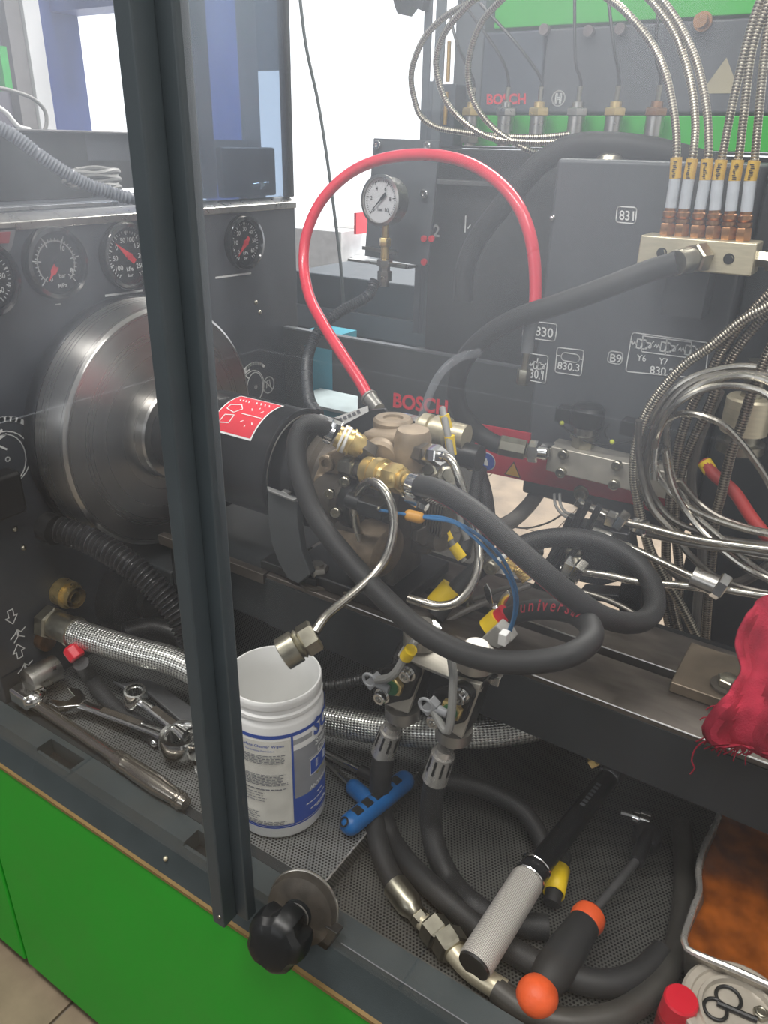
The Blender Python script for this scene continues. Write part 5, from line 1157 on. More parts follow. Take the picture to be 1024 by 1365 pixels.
# ------------------------------------------------------------------ tube coil, hanging braided hoses, injector bracket
def coils():
    G = 'coiled steel tubes'
    C = [
        ('outermost steel tube of the coil at the right edge', [(1060, 520), (1024, 495), (994, 488), (959, 492), (923, 503), (893, 524), (869, 560), (856, 600), (852, 640), (862, 668), (885, 696), (918, 717), (960, 730), (1010, 742), (1060, 748)], .960, tube_steel),
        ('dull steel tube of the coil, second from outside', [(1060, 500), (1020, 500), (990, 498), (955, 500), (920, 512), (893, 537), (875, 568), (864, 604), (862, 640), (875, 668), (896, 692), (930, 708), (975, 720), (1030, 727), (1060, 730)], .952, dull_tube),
        ('steel tube of the coil with a tight upper bend', [(1060, 527), (1020, 507), (992, 501), (966, 503), (936, 512), (909, 530), (893, 556), (889, 590), (896, 632), (910, 662), (930, 690), (962, 718), (1000, 752), (1045, 780)], .944, tube_steel),
        ('steel tube of the coil crossing low to the right edge', [(1060, 560), (1024, 527), (999, 517), (966, 514), (932, 521), (900, 540), (882, 564), (873, 595), (875, 628), (893, 655), (918, 676), (958, 694), (1010, 709), (1060, 716)], .936, tube_steel),
        ('innermost steel tube arching from the coil down the right edge', [(872, 640), (872, 605), (880, 572), (898, 555), (920, 551), (945, 557), (966, 568), (986, 588), (1006, 614), (1026, 645), (1050, 690)], .928, tube_steel),
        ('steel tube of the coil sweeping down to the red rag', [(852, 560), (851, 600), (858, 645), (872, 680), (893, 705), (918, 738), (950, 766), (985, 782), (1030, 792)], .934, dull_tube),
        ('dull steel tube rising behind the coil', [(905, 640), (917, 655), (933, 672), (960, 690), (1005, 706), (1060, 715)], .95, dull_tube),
        ('bright steel tube slanting under the coil', [(886, 600), (893, 640), (908, 672), (934, 706), (965, 735), (1000, 760), (1050, 784)], .922, tube_steel),
    ]
    for lab, p, y, mt in C:
        simple('steel_tube', lab, 'tube', [(a, b_, y + .010 * math.sin(i * .9)) for i, (a, b_) in enumerate(p)], .0042, mt, group=G, n=10)
    B = [
        ('bright braided hose across the front of the diagram panel, bending down left of the coil', [(1060, 380), (1024, 408), (990, 427), (947, 462), (913, 486), (880, 522), (860, 555), (848, 595), (845, 635), (851, 672), (862, 720), (883, 766), (904, 800), (925, 840), (944, 880)], .975, hosebraid),
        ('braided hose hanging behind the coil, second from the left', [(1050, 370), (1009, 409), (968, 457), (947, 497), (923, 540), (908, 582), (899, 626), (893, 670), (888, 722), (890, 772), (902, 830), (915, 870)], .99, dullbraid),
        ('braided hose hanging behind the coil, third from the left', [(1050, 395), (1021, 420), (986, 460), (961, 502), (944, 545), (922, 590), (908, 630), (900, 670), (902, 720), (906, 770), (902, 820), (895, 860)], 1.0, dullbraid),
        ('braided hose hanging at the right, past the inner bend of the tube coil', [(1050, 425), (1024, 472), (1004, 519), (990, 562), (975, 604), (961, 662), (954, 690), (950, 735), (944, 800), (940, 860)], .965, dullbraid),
        ('flat grey hose hanging at the centre of the coil', [(960, 520), (942, 560), (928, 600), (922, 640), (928, 690), (936, 740), (930, 800), (926, 860)], 1.01, M('flat_grey_hose', (92, 88, 82), .5)),
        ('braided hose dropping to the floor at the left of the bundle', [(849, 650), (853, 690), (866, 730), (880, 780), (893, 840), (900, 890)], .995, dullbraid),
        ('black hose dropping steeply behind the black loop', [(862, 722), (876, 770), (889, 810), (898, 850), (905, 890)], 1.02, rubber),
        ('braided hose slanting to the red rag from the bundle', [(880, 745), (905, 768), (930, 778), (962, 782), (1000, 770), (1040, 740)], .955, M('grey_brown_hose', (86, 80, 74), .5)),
    ]
    for lab, p, y, mt in B:
        simple('hanging_hose', lab, 'hose', [(a, b_, y) for a, b_ in p], .0062, mt, group='hanging braided hoses', n=10)
    def ytag(t, pts): m = MB(); m.cyl(A(939, 616, Y=1.0), A(947, 628, Y=.995), .009, n=16); t.part(m, 'yellow_band', yellow_plastic)
    simple('red_cable', 'red rubber cable with yellow band at the right behind the coil', 'cable', [(938, 615, 1.0), (952, 633, .99), (978, 655, .98), (1002, 690, .97), (1030, 725, .96)], .0078, M('dull_red_rubber', (176, 52, 48), .5), extra=ytag)
    # nearly straight fuel lines with unions
    def union(cs):
        def f(t, pts):
            for a, b_, r, y in cs: m = MB(); m.hexn(A(*a, Y=y), A(*b_, Y=y), r); t.part(m, 'union_nut', chrome)
        return f
    def big(t, pts):
        m = MB(); m.cyl(A(923, 768, Y=.87), A(957, 782, Y=.87), .0125, n=20); t.part(m, 'union_sleeve', steel); m = MB(); m.hexn(A(954, 778, Y=.87), A(967, 786, Y=.87), .0165); t.part(m, 'union_nut', chrome); m = MB(); a, b_ = A(790, 708, Y=.9), A(815, 718, Y=.9); m.cyl(a, b_, .006, .009, n=18); t.part(m, 'end_cone', steel)
    simple('fuel_line', 'straight steel fuel line with a large union at the right end', 'pipe', [(812, 717, .90), (850, 734, .89), (890, 753, .88), (926, 770, .87), (960, 783, .87), (1000, 791, .87), (1040, 796, .87)], .0045, tube_steel, extra=big)
    simple('fuel_line', 'upper steel fuel line with a hexagon union right of the black bracket', 'pipe', [(775, 672, .93), (800, 684, .92), (822, 694, .915), (860, 702, .91), (905, 714, .905), (960, 724, .90), (1040, 734, .90)], .0048, tube_steel, extra=union([((808, 691), (822, 696), .0125, .915), ((822, 692), (833, 699), .0155, .915)]))
    simple('fuel_line', 'second steel fuel line just under the hexagon union', 'pipe', [(790, 690, .93), (832, 705, .92), (880, 716, .915), (930, 727, .91), (990, 734, .91), (1040, 742, .91)], .004, dull_tube, extra=union([((842, 700), (864, 706), .011, .92)]))
    simple('fuel_line', 'steel fuel line emerging under the loop of the black hose', 'pipe', [(748, 758, .86), (775, 762, .86), (810, 767, .86), (850, 775, .86), (905, 780, .865), (950, 785, .87)], .0048, tube_steel, extra=union([((752, 754), (767, 761), .0155, .86), ((765, 758), (777, 766), .017, .86)]))
    simple('fuel_line', 'short dull steel line lying low behind the bed', 'pipe', [(765, 786, .85), (800, 796, .85), (828, 808, .85), (848, 820, .85)], .0038, dull_tube)
    simple('fuel_line', 'thin steel line with bright ends under the red plate', 'pipe', [(773, 671, .98), (800, 680, .97), (826, 690, .96)], .0042, tube_steel, extra=union([((768, 669), (776, 674), .008, .98)]))
    # black injector bracket behind the bed
    t = Thing('injector_bracket', 'black steel bracket frame behind the bed carrying the fuel line unions', 'bracket'); y = .90
    P = lambda a, b_, yy=y: A(a, b_, Y=yy)
    m = MB(); m.bar(P(768, 690), P(712, 800), .02, .012, NY); t.part(m, 'left_leg', black_paint, bevel=.002)
    m = MB(); m.prism([P(*p) for p in ((768, 700), (838, 712), (848, 770), (800, 782), (742, 770), (752, 732))], (0, .03, 0)); t.part(m, 'bracket_plate', black_paint, bevel=.003)
    m = MB(); m.prism([P(*p) for p in ((828, 775), (856, 775), (852, 850), (832, 850), (822, 800))], (0, .03, 0)); t.part(m, 'right_leg', black_paint, bevel=.002)
    m = MB(); m.prism([P(*p) for p in ((770, 790), (846, 795), (846, 806), (770, 800))], (0, .03, 0)); t.part(m, 'cross_bar', black_paint, bevel=.002)
    m = MB(); m.hexn(P(719, 738, .9), P(719, 731, .9), .007); m.cyl(P(719, 744, .9), P(719, 738, .9), .005); t.part(m, 'white_cap', chrome)
    for k, (a, b_) in enumerate((((786, 668), (700, 800)), ((776, 676), (716, 765)), ((800, 674), (722, 790)))):
        m = MB(); m.tube(spline([P(a[0], a[1], .885), P((a[0] + b_[0]) / 2 + 6, (a[1] + b_[1]) / 2, .88), P(b_[0], b_[1], .86)]), .0042, 10); t.part(m, 'black_lead', soft_black)
    for k, yy in enumerate((734, 742, 750)):
        m = MB(); m.cyl(P(755, yy, .885), P(775, yy + 3, .885), .004, n=12); t.part(m, 'steel_pin', zinc)
    m = MB(); m.box(P(825, 860, y) , P(860, 850, y) + Vector((0, .03, 0))); 
    t.part(MB().box((P(730, 700).x, y + .005, FZ), (P(730, 700).x + .03, y + .035, P(740, 770).z)), 'support_post', black_paint); t.done()
    # arcs of thin cable beside the red plate
    for i, (dx, lab) in enumerate(((0, 'outer thin grey cable loop hanging below the red plate'), (7, 'inner thin grey cable loop hanging below the red plate'))):
        simple('cable_loop', lab, 'cable', [(739 + dx, 658, 1.06), (740 + dx, 672, 1.05), (747 + dx, 683, 1.04), (758 + dx, 690 - i * 4, 1.03), (775, 690 - i * 5, 1.0)], .0024, grey_cable, n=8)
    # wires with yellow tags over the valve block
    for lab, p, tg in (('thin black wire with yellow tag bowing over the valve block', [(742, 560), (752, 570), (775, 586), (800, 592), (830, 590), (848, 586)], (749, 564)), ('thin black wire looping from the right solenoid coil', [(812, 566), (806, 575), (812, 586), (835, 590), (858, 586)], (816, 589))):
        def dot(t, pts, tg=tg): m = MB(); m.ball(A(*tg, Y=1.04), .0035); t.part(m, 'yellow_tag', M('lime_tag', (206, 214, 60), .5))
        simple('thin_wire', lab, 'wire', [(a, b_, 1.045) for a, b_ in p], .0015, soft_black, extra=dot, n=8)
coils()
# ------------------------------------------------------------------ white tub
def tub():
    t = Thing('wipes_tub', 'open white plastic wipes tub with a blue and grey label standing on the tray', 'tub')
    c = A(374, 1072, Z=0); c = Vector((c.x, c.y, 0.0005)); R = .0555; Hh = .199
    b = MB(); b.lathe(c, NZ, [(0, R * .9), (.002, R * .96), (.006, R), (Hh * .83, R), (Hh * .845, R * .985), (Hh * .855, R * .965), (Hh * .875, R * .955), (Hh * .885, R * .985), (Hh * .905, R * .985), (Hh * .915, R * .95), (Hh * .94, R * .945), (Hh * .95, R * .975), (Hh * .975, R * .98), (Hh * .99, R * .975), (Hh, R * .955), (Hh, R * .925), (Hh * .99, R * .915), (Hh * .85, R * .91), (.008, R * .91), (.004, R * .88)], 72, (True, True)); t.part(b, 'tub_body', white_plastic)
    r = R + .0004
    def wp(a, z, dr=0.0): a = math.radians(a); return c + Vector(((r + dr) * math.cos(a), (r + dr) * math.sin(a), z))
    def patch(a0, a1, z0, z1, dr=0.0, n=None):
        n = n or max(2, int(abs(a1 - a0) / 5)); m = MB(); vs = []; fs = []
        for i in range(n + 1):
            a = a0 + (a1 - a0) * i / n; vs += [wp(a, z0, dr), wp(a, z1, dr)]
        for i in range(n): fs.append((2 * i, 2 * i + 2, 2 * i + 3, 2 * i + 1))
        return m.add(vs, fs)
    def lettering(s, a0, a1, z0, h, mat, bold=0.0, tilt=0.0, nm='label_lettering'):
        m = text_mb(s, c, Vector((1, 0, 0)), NZ, bold, wrap=lambda u, v: wp(a0 + (a1 - a0) * u, z0 + h * v + tilt * u, .0012)); t.part(m, nm, mat)
    zt, zb = .152, .022
    t.part(patch(-160, 70, zb - .003, zb - .001), 'blue_base_line', blue_print); t.part(patch(-160, 70, zt, zt + .005), 'blue_top_line', blue_print)
    t.part(patch(-160, -31, zb, zb + .0015, .0002), 'panel_rim_lower', blue_print); t.part(patch(-32.5, -30, zb, zt, .0002, 2), 'panel_rim', blue_print)
    t.part(patch(-160, -33, zb + .003, zt - .003, .0003), 'text_panel', M('ivory_label', (226, 224, 214), .5))
    t.part(patch(-30, 75, .060, .131), 'grey_field', M('label_grey', (146, 148, 152), .5)); t.part(patch(-30, 75, zb, .060), 'blue_field', blue_print)
    t.part(patch(-30, -4, .139, .146), 'grey_bar', M('label_bar_grey', (168, 170, 172), .5))
    t.part(patch(-9, 60, .083, .107, .0003), 'blue_box_rim', white_plastic); t.part(patch(-8, 60, .0845, .1055, .0006), 'blue_box', blue_print)
    lettering('SCRUBS', -2, 92, .137, .024, blue_print, .03, .004)
    lettering('Stainless', 0, 46, .122, .010, white_print, .02, .003); lettering('Cleaner', 4, 46, .110, .009, white_print, .02, .003); lettering('Versatile Non-Streaking', -11, 40, .1085, .0035, white_print, 0)
    lettering('ANYWHERE', -11, 34, .0625, .006, white_print, .02, .003)
    lettering('Surface Cleaner Wipes', -92, -41, .140, .0048, blue_print, .01); lettering('Non-Streaking Formulation', -86, -52, .1345, .003, blue_print, .01)
    # illegible small print as broken lines
    m = MB()
    def lines(z0, z1, a0, a1, k):
        for i in range(k):
            z = z0 + (z1 - z0) * i / max(1, k - 1); a = a0; end = a1 - random.uniform(0, 9)
            while a < end:
                w = min(random.uniform(2.5, 7), end - a); p, q = wp(a, z, .0009), wp(a + w, z, .0009); md = (p + q) / 2 - c; md.z = 0; m.bar(p, q, .0008, .0003, md.normalized()); a += w + 1.3
    lines(.129, .118, -100, -37, 6); lines(.101, .086, -100, -37, 8); lines(.080, .079, -100, -38, 2); lines(.074, .062, -100, -62, 4); lines(.044, .034, -100, -72, 4); lines(.030, .026, -100, -38, 3)
    t.part(m, 'small_print', grey_print, kind='stuff')
    m = MB()
    for z in (.1005, .0975, .0945, .0915):
        p, q = wp(0, z, .0012), wp(22, z, .0012); md = p - c; md.z = 0; m.bar(p, q, .0009, .0003, md.normalized())
    for z, a0, a1 in ((.052, 2, 14), (.044, -16, 22), (.034, -10, 24), (.031, 0, 26)):
        for k in range(int((a1 - a0) / 6)):
            p, q = wp(a0 + k * 6, z, .0009), wp(a0 + k * 6 + 4.6, z, .0009); md = p - c; md.z = 0; m.bar(p, q, .0009, .0003, md.normalized())
    t.part(m, 'fine_white_print', white_print, kind='stuff')
    m = MB(); vs = [wp(a, z, .0009) for a, z in ((0, .081), (4, .079), (20, .079), (60, .087), (60, .112), (40, .108), (24, .094), (14, .084))]; m.add(vs, [tuple(range(len(vs)))])
    t.part(m, 'pale_yellow_shape', M('pale_yellow', (216, 208, 140), .5))
    t.done()
tub()

# ------------------------------------------------------------------ left side hoses and tools
def left_side():
    def rib(L): return .0168 + .0021 * math.sin(2 * PI * L / .0072)
    def ends(t, pts): m = MB(); m.cyl(A(62, 702, X=PX + .03), A(76, 707, X=PX + .05), .021, n=24); t.part(m, 'end_collar', black_paint)
    simple('ribbed_conduit', 'thick black ribbed conduit curving from the headstock behind the door post', 'conduit', [A(66, 703, X=-.895), A(90, 709, X=-.87), A(122, 722, X=-.835), A(160, 744, X=-.79), A(200, 776, X=-.745), A(232, 812, X=-.71), A(255, 850, X=-.685)], .0185, M('gloss_black_conduit', (34, 34, 35), .3, rvar=.02), rf=rib, step=.0009, n=20, extra=ends)
    def bends(t, pts):
        a, b_, c_ = A(60, 829, X=PX), A(80, 835, X=-.895), A(100, 843, X=-.865); d = (c_ - b_).normalized()
        m = MB(); m.hexn(b_ - d * .030, b_ - d * .010, .0255); t.part(m, 'hex_nut', zinc); m = MB(); m.lathe(b_ - d * .01, d, [(0, .019), (.01, .02), (.014, .0205), (.035, .0205), (.036, .0225), (.042, .0225), (.042, .018)], 30); t.part(m, 'crimp_sleeve', zinc)
    p = [A(100, 843, X=-.865), A(130, 853, X=-.825), A(180, 868, X=-.765), A(230, 881, X=-.71), A(280, 905, X=-.655), A(330, 930, X=-.61), A(390, 950, Y=.61), A(440, 960, Y=.625), A(500, 970, Y=.64), A(560, 975, Y=.655), A(630, 976, Y=.68), A(690, 970, Y=.71), A(750, 958, Y=.75)]
    simple('braided_steel_hose', 'wide steel-braided hose running from the headstock behind the post and the tub', 'hose', p, .0195, bigbraid, body='braid', extra=bends, n=24)
    t = Thing('drain_hose', 'dark hose with a red end cap beside the steel-braided hose', 'hose'); m = MB(); m.tube(spline([A(108, 884, X=-.83), A(122, 905, Z=.03), A(150, 940, Z=.018), A(190, 968, Z=.015), A(220, 985, Z=.014)]), .011, 14); t.part(m, 'rubber', rubber)
    c = A(101, 873, X=-.84); m = MB(); m.lathe(c + Vector((-.012, 0, .01)), Vector((1, 0, -.9)), [(0, .008), (.004, .0125), (.02, .0125), (.022, .010)], 8); t.part(m, 'red_cap', red_plastic, bevel=.001); t.done()
    simple('black_hose_bow', 'black hose bow in the dark corner below the flywheel', 'hose', [A(165, 845, X=-.86), A(200, 838, X=-.84), A(236, 848, X=-.80), A(262, 880, X=-.76)], .018, soft_black, body='rubber', n=16)
    t = Thing('dark_pulley', 'black round housing in the dark corner below the flywheel', 'housing'); c = A(185, 895, X=-.88); m = MB(); m.lathe(Vector((-.925, c.y + .04, .07)), NX, [(0, .07), (.04, .07), (.045, .06), (.045, .03), (.06, .03), (.06, .012)], 40); t.part(m, 'casing', soft_black); t.done()
    # breaker bar with its socket
    t = Thing('socket_bar', 'long chrome breaker bar with a big socket lying along the front rail', 'wrench')
    z = .012; h0, h1 = A(36, 930, Z=z + .006), A(248, 1072, Z=z); d = (h1 - h0).normalized(); L = (h1 - h0).length
    m = MB(); m.lathe(h0, d, [(0, .008), (L * .08, .0075), (L * .58, .0078), (L * .60, .0105), (L * .61, .0115), (L * .63, .0105), (L * .64, .0118), (L * .66, .0118), (L * .67, .011), (L * .72, .0125), (L * .85, .0125), (L * .95, .0095), (L * .955, .011), (L * .965, .009), (L * .975, .011), (L * .985, .009), (L, .008)], 24); t.part(m, 'handle', M('smoky_chrome', (160, 154, 144), .2, .9, rvar=.03))
    m = MB(); hd = A(38, 925, Z=z + .012); m.obox(hd, d, d.cross(NZ).normalized(), NZ, .04, .036, .024); m.ball(hd + d * .012, .018, (1, 1, .7)); t.part(m, 'ratchet_head', chrome, bevel=.005)
    a, b_ = A(36, 910, Z=.035), A(68, 893, Z=.035); m = MB(); m.lathe(a, b_ - a, [(0, .014), (.001, .0185), (.01, .0195), ((b_ - a).length * 1.25, .0195), ((b_ - a).length * 1.27, .017), ((b_ - a).length * 1.1, .014)], 32); t.part(m, 'socket', steel); 
    m = MB(); m.cyl(A(20, 930, Z=.012), A(28, 935, Z=.012), .005); t.part(m, 'ball_detent', chrome); t.done()
    # ring spanners
    def spanner(name, lab, e0, e1, R0, R1, z0, z1, open0=False):
        t = Thing(name, lab, 'spanner', 'spanners on the raised tray')
        a, b_ = A(*e0, Z=z0), A(*e1, Z=z1); d = (b_ - a).normalized(); sd = d.cross(NZ).normalized(); up = sd.cross(d)
        if up.z < 0: up = -up
        def ring(c, R, th=.011):
            m = MB(); n = 36; vs = []; fs = []
            for i in range(n):
                g = 2 * PI * i / n; e = d * math.cos(g) + sd * math.sin(g); ri = R * (.58 if i % 3 else .64)
                for q, hh in ((R, -th), (R, th * .45), (R * .90, th), (R * .72, th), (R * .68, th * .6), (ri, th * .6), (ri, -th)): vs.append(c + e * q + up * hh)
            for i in range(n):
                j = (i + 1) % n
                for k in range(7): fs.append((i * 7 + k, j * 7 + k, j * 7 + (k + 1) % 7, i * 7 + (k + 1) % 7))
            return m.add(vs, fs)
        Ls = (b_ - a).length
        p0 = a + d * (R0 * .85 if R0 else .018); p1 = b_ - d * R1 * .9
        m = MB(); w0, w1 = .0075, .0095
        m.rings([(p0 + (p1 - p0) * s, 1, sd * (w0 + (w1 - w0) * s) * (1.25 if s in (0, 1) else 1), up * .0045) for s in (0, .12, .5, .88, 1)], 16); sh = t.part(m, 'shank', chrome)
        m = MB(); mid = p0 + (p1 - p0) * .5; m.obox(mid + up * .0046, d, sd, up, Ls * .36, .009, .0006); t.part(m, 'recessed_panel', dark_cast, under=sh)
        t.part(ring(b_, R1), 'ring_head', chrome)
        if R0: t.part(ring(a, R0), 'small_ring', chrome)
        else:
            m = MB(); q = [(-.022, -.016), (-.006, -.009), (.002, -.006), (.002, .006), (-.006, .009), (-.024, .013), (-.020, .020), (0, .022), (.016, .012), (.024, .007), (.024, -.007), (.014, -.014), (-.004, -.022)]
            m.prism([a + d * x + sd * y_ - up * .005 for x, y_ in q], up * .010); t.part(m, 'open_jaw', chrome, bevel=.0012)
        t.done()
    spanner('combination_spanner', 'chrome ratchet spanner with the big ring end touching the door post', (94, 934), (241, 986), 0, .029, .022, .030)
    spanner('ring_spanner', 'chrome ring spanner lying across behind the ratchet spanner', (180, 928), (262, 990), .0165, .02, .045, .03)
    t = Thing('flat_spanner', 'broad grey spanner lying under the ring spanner beside the post', 'spanner'); m = MB(); z = .03
    m.prism([A(*p, Z=z) for p in ((150, 906), (162, 911), (185, 907), (200, 906), (222, 918), (258, 944), (285, 980), (240, 960), (200, 925), (186, 915), (165, 916))], (0, 0, -.006)); t.part(m, 'blade', M('satin_grey', (150, 152, 154), .35, .8), bevel=.0015); t.done()
    t = Thing('flex_handle', 'black handled tool with a steel ball end between the spanners', 'tool'); m = MB(); a, b_ = A(165, 950, Z=.012), A(203, 985, Z=.012); m.capsule(a, b_, .010, r1=.007); t.part(m, 'handle', soft_black); m = MB(); m.ball(A(206, 990, Z=.011), .0058); t.part(m, 'ball_end', chrome); t.done()
    t = Thing('thin_spanner', 'small chrome spanner end peeking from the post above the tray', 'spanner'); m = MB(); m.prism([A(*p, Z=.008) for p in ((250, 1000), (262, 1010), (285, 1050), (270, 1052), (262, 1035), (256, 1018))], (0, 0, .005)); t.part(m, 'blade', chrome, bevel=.001); t.done()
left_side()

# ------------------------------------------------------------------ clamping knob on the rail
def knob():
    t = Thing('clamping_screw', 'black lobed clamping knob with steel washer on the front rail', 'clamp')
    c = A(372, 1250, Y=.372); w = A(405, 1208, Y=.425); ax_ = (w - c).normalized(); u, v = frame_of(ax_)
    R = .031; n = 60; cs = []
    m = MB(); vs = []; fs = []; prof = [(-.020, .45), (-.018, .74), (-.012, .93), (-.002, 1.0), (.008, 1.0), (.016, .94), (.020, .80)]
    for tq, s in prof:
        for i in range(n):
            a = 2 * PI * i / n; lob = math.cos(5 * a); dp = .06 + .26 * min(1, max(0, (tq + .016) / .03)); rr = R * s * (1 - dp * max(0, -lob) ** 1.3); vs.append(c + ax_ * tq + u * rr * math.cos(a) + v * rr * math.sin(a))
    for k in range(len(prof) - 1):
        for i in range(n): j = (i + 1) % n; fs.append((k * n + i, k * n + j, (k + 1) * n + j, (k + 1) * n + i))
    fs += [tuple(range(n - 1, -1, -1)), tuple(len(vs) - n + i for i in range(n))]
    t.part(m.add(vs, fs), 'lobed_grip', soft_black)
    L = (w - c).length
    m = MB(); m.lathe(c, ax_, [(.019, .017), (.03, .015), (L * .7, .0135), (L * .72, .016)], 28); t.part(m, 'neck', soft_black)
    m = MB(); m.torus(c + ax_ * L * .62, ax_, .0142, .0012); t.part(m, 'neck_ring', steel)
    m = MB(); m.lathe(c, ax_, [(L * .72, .02), (L * .8, .036), (L * .95, .038), (L * 1.0, .0385), (L * 1.03, .037), (L * 1.04, .03)], 44); t.part(m, 'washer', dark_cast); m = MB(); m.torus(c + ax_ * L * 1.0, ax_, .0375, .0022, 48, 8); t.part(m, 'bright_rim', M('polished_rim', (200, 196, 186), .22, .85, rvar=.03))
    m = MB(); m.cyl(w, w + ax_ * .022, .009); t.part(m, 'bolt_tail', nickel)
    m = MB(); p = [A(*q, Y=.43) for q in ((415, 1240), (438, 1222), (459, 1235), (444, 1258))]; m.prism(p, (0, -.012, .002)); t.part(m, 'rail_clip', black_paint, bevel=.001)
    t.done()
knob()

# ------------------------------------------------------------------ tools and things on the lower tray
def tray_things():
    LT = -.025
    # torque wrench
    t = Thing('torque_wrench', 'long torque wrench with a knurled silver handle resting on the black hoses', 'wrench')
    a = A(632, 1287, Z=.012); g = A(704, 1172, Z=.022); s0 = A(718, 1152, Z=.022); b_ = A(812, 1036, Z=.022)
    d = (g - a).normalized(); L = (g - a).length
    m = MB(); m.lathe(a, d, [(.001, .0172), (.004, .0182), (L * .97, .0182), (L, .0172)], 40, (False, False)); t.part(m, 'knurled_handle', knurl)
    m = MB(); m.lathe(a, d, [(0, .008), (-.002, .0165), (.002, .0172)], 36, (True, False)); t.part(m, 'black_end_cap', soft_black)
    for k in (0, .016): m = MB(); m.torus(g + d * (.002 + k), d, .0168, .0016, 36, 8); t.part(m, 'bright_ring', chrome)
    m = MB(); d2 = (b_ - g).normalized(); L2 = (b_ - g).length; m.lathe(g, d2, [(0, .0165), (.020, .016), (.024, .0135), (L2 * .98, .0125), (L2, .010)], 32); t.part(m, 'black_tube', M('gloss_black_tube', (30, 31, 33), .3, 0, rvar=.02))
    m = MB(); e = A(822, 1022, Z=.022); u = d2.cross(NZ).normalized(); m.obox((b_ + e) / 2, d2, u, d2.cross(u), (e - b_).length * 1.3, .026, .022); m.lathe(b_, d2, [(-.004, .0135), (.002, .0142), (.006, .0135)], 28); t.part(m, 'drive_head', M('dark_chrome', (110, 110, 112), .3, .6, rvar=.02), bevel=.003)
    m = MB(); mid = g + d2 * L2 * .62; up = u.cross(d2); up = up if up.z > 0 else -up
    for k in range(7): m.obox(mid + d2 * (.007 * k) + (up * .6 - NY * -.0).normalized() * .0128, d2, u, up, .004, .006, .0004)
    t.part(m, 'scale_print', grey_print, kind='stuff'); t.done()
    # orange ended ratchet
    t = Thing('ratchet_handle', 'black ratchet with orange collar and orange end cap lying on the tray', 'wrench')
    a = A(716, 1328, Z=0); c = A(784, 1224, Z=-.001); r_ = A(797, 1206, Z=0); e = A(853, 1142, Z=0); h = A(864, 1112, Z=.0)
    d = (c - a).normalized(); L = (c - a).length
    m = MB(); m.lathe(a, d, [(.008, .012), (.018, .0175), (L * .3, .020), (L * .6, .0195), (L * .85, .017), (L * .95, .0165), (L, .015)], 28); t.part(m, 'rubber_grip', rubber)
    m = MB(); m.ball(a, .0205, (1, 1, .9)); t.part(m, 'orange_end_cap', orange_plastic); m = MB(); m.lathe(c, d, [(-.012, .010), (-.010, .0165), (-.002, .0185), (.006, .017), (.012, .011), (.013, .006)], 28); t.part(m, 'orange_collar', orange_plastic)
    m = MB(); m.cyl(c, e, .0048, n=14); t.part(m, 'shaft', M('dark_chrome_2', (120, 120, 120), .3, .6, rvar=.02))
    m = MB(); m.lathe(h + Vector((0, 0, -.014)), NZ, [(0, .012), (.002, .017), (.016, .017), (.019, .014), (.02, .006)], 28); m.cyl(e - d * .01, h, .0085); t.part(m, 'ratchet_head', M('dark_chrome_3', (70, 70, 72), .3, .6, rvar=.02)); t.done()
    # socket with bit
    t = Thing('hex_bit_socket', 'small chrome bit socket lying near the head of the torque wrench', 'socket'); p, q, w = A(828, 1083, Z=LT + .012), A(843, 1087, Z=LT + .012), A(866, 1096, Z=LT + .012); d = (w - q); Ld = d.length
    m = MB(); m.lathe(q, d, [(0, .0065), (.001, .0085), (Ld * .4, .009), (Ld * .45, .0115), (Ld, .0115), (Ld, .008)], 28); t.part(m, 'body', chrome); m = MB(); m.cyl(p, q, .003, n=6); t.part(m, 'bit', steel); t.done()
    # yellow marker
    t = Thing('yellow_tag_sleeve', 'curved yellow sleeve on a black hose end beside the knurled handle', 'sleeve'); a, b_ = A(746, 1158, Z=-.008), A(738, 1192, Z=-.008)
    m = MB(); m.cyl(a, b_, .0115, n=20, caps=(False, False)); t.part(m, 'yellow_sleeve', yellow_plastic, solid=.001); m = MB(); m.tube(spline([A(752, 1140, Z=-.01), a, b_, A(735, 1205, Z=-.010)]), .0095, 12); t.part(m, 'hose_stub', rubber); t.done()
    # blue T-handle
    t = Thing('t_handle_key', 'bright blue T-handle key lying on the tray beside the white tub', 'tool')
    a, b_ = A(468, 1098, Z=.016), A(538, 1042, Z=.016); d = (b_ - a).normalized()
    m = MB(); m.capsule(a, b_, .0135, 24, 6); t.part(m, 'blue_grip', blue_plastic)
    u = d.cross(NZ).normalized()
    for k in (.12, .3, .48, .66, .84):
        q = a + (b_ - a) * k; m = MB(); dr = Vector((-.1, -.55, .8)); dr = (dr - d * dr.dot(d)).normalized(); m.obox(q + dr * .0126, d, d.cross(dr), dr, .011, .012, .0035); t.part(m, 'black_inlay', soft_black, bevel=.001)
    m = MB(); m.torus(a - d * .002 + Vector((-.2, -.6, .75)).normalized() * .0128, Vector((-.2, -.6, .75)), .005, .0012, 20, 6); t.part(m, 'hang_hole_rim', soft_black)
    n0, n1, n2 = A(495, 1070, Z=.016), A(472, 1050, Z=.016), A(420, 1000, Z=.016); m = MB(); m.capsule(n0, n1, .0105); t.part(m, 'neck', blue_plastic); m = MB(); m.cyl(n1, n2, .0042, n=6); t.part(m, 'hex_rod', chrome); t.done()
    t = Thing('steel_rod_tool', 'thin chrome rod lying behind the white tub', 'tool'); m = MB(); m.cyl(A(400, 985, Z=.014), A(486, 1030, Z=.014), .0055, n=14); t.part(m, 'rod', chrome); m = MB(); m.cyl(A(480, 1027, Z=.014), A(500, 1037, Z=.014), .008, n=14); t.part(m, 'dark_tip', soft_black); t.done()
    # loose hose with crimp, nuts and steel pipe
    t = Thing('loose_hose', 'black hose with a zinc crimp and two hexagon nuts lying on the lower tray', 'hose')
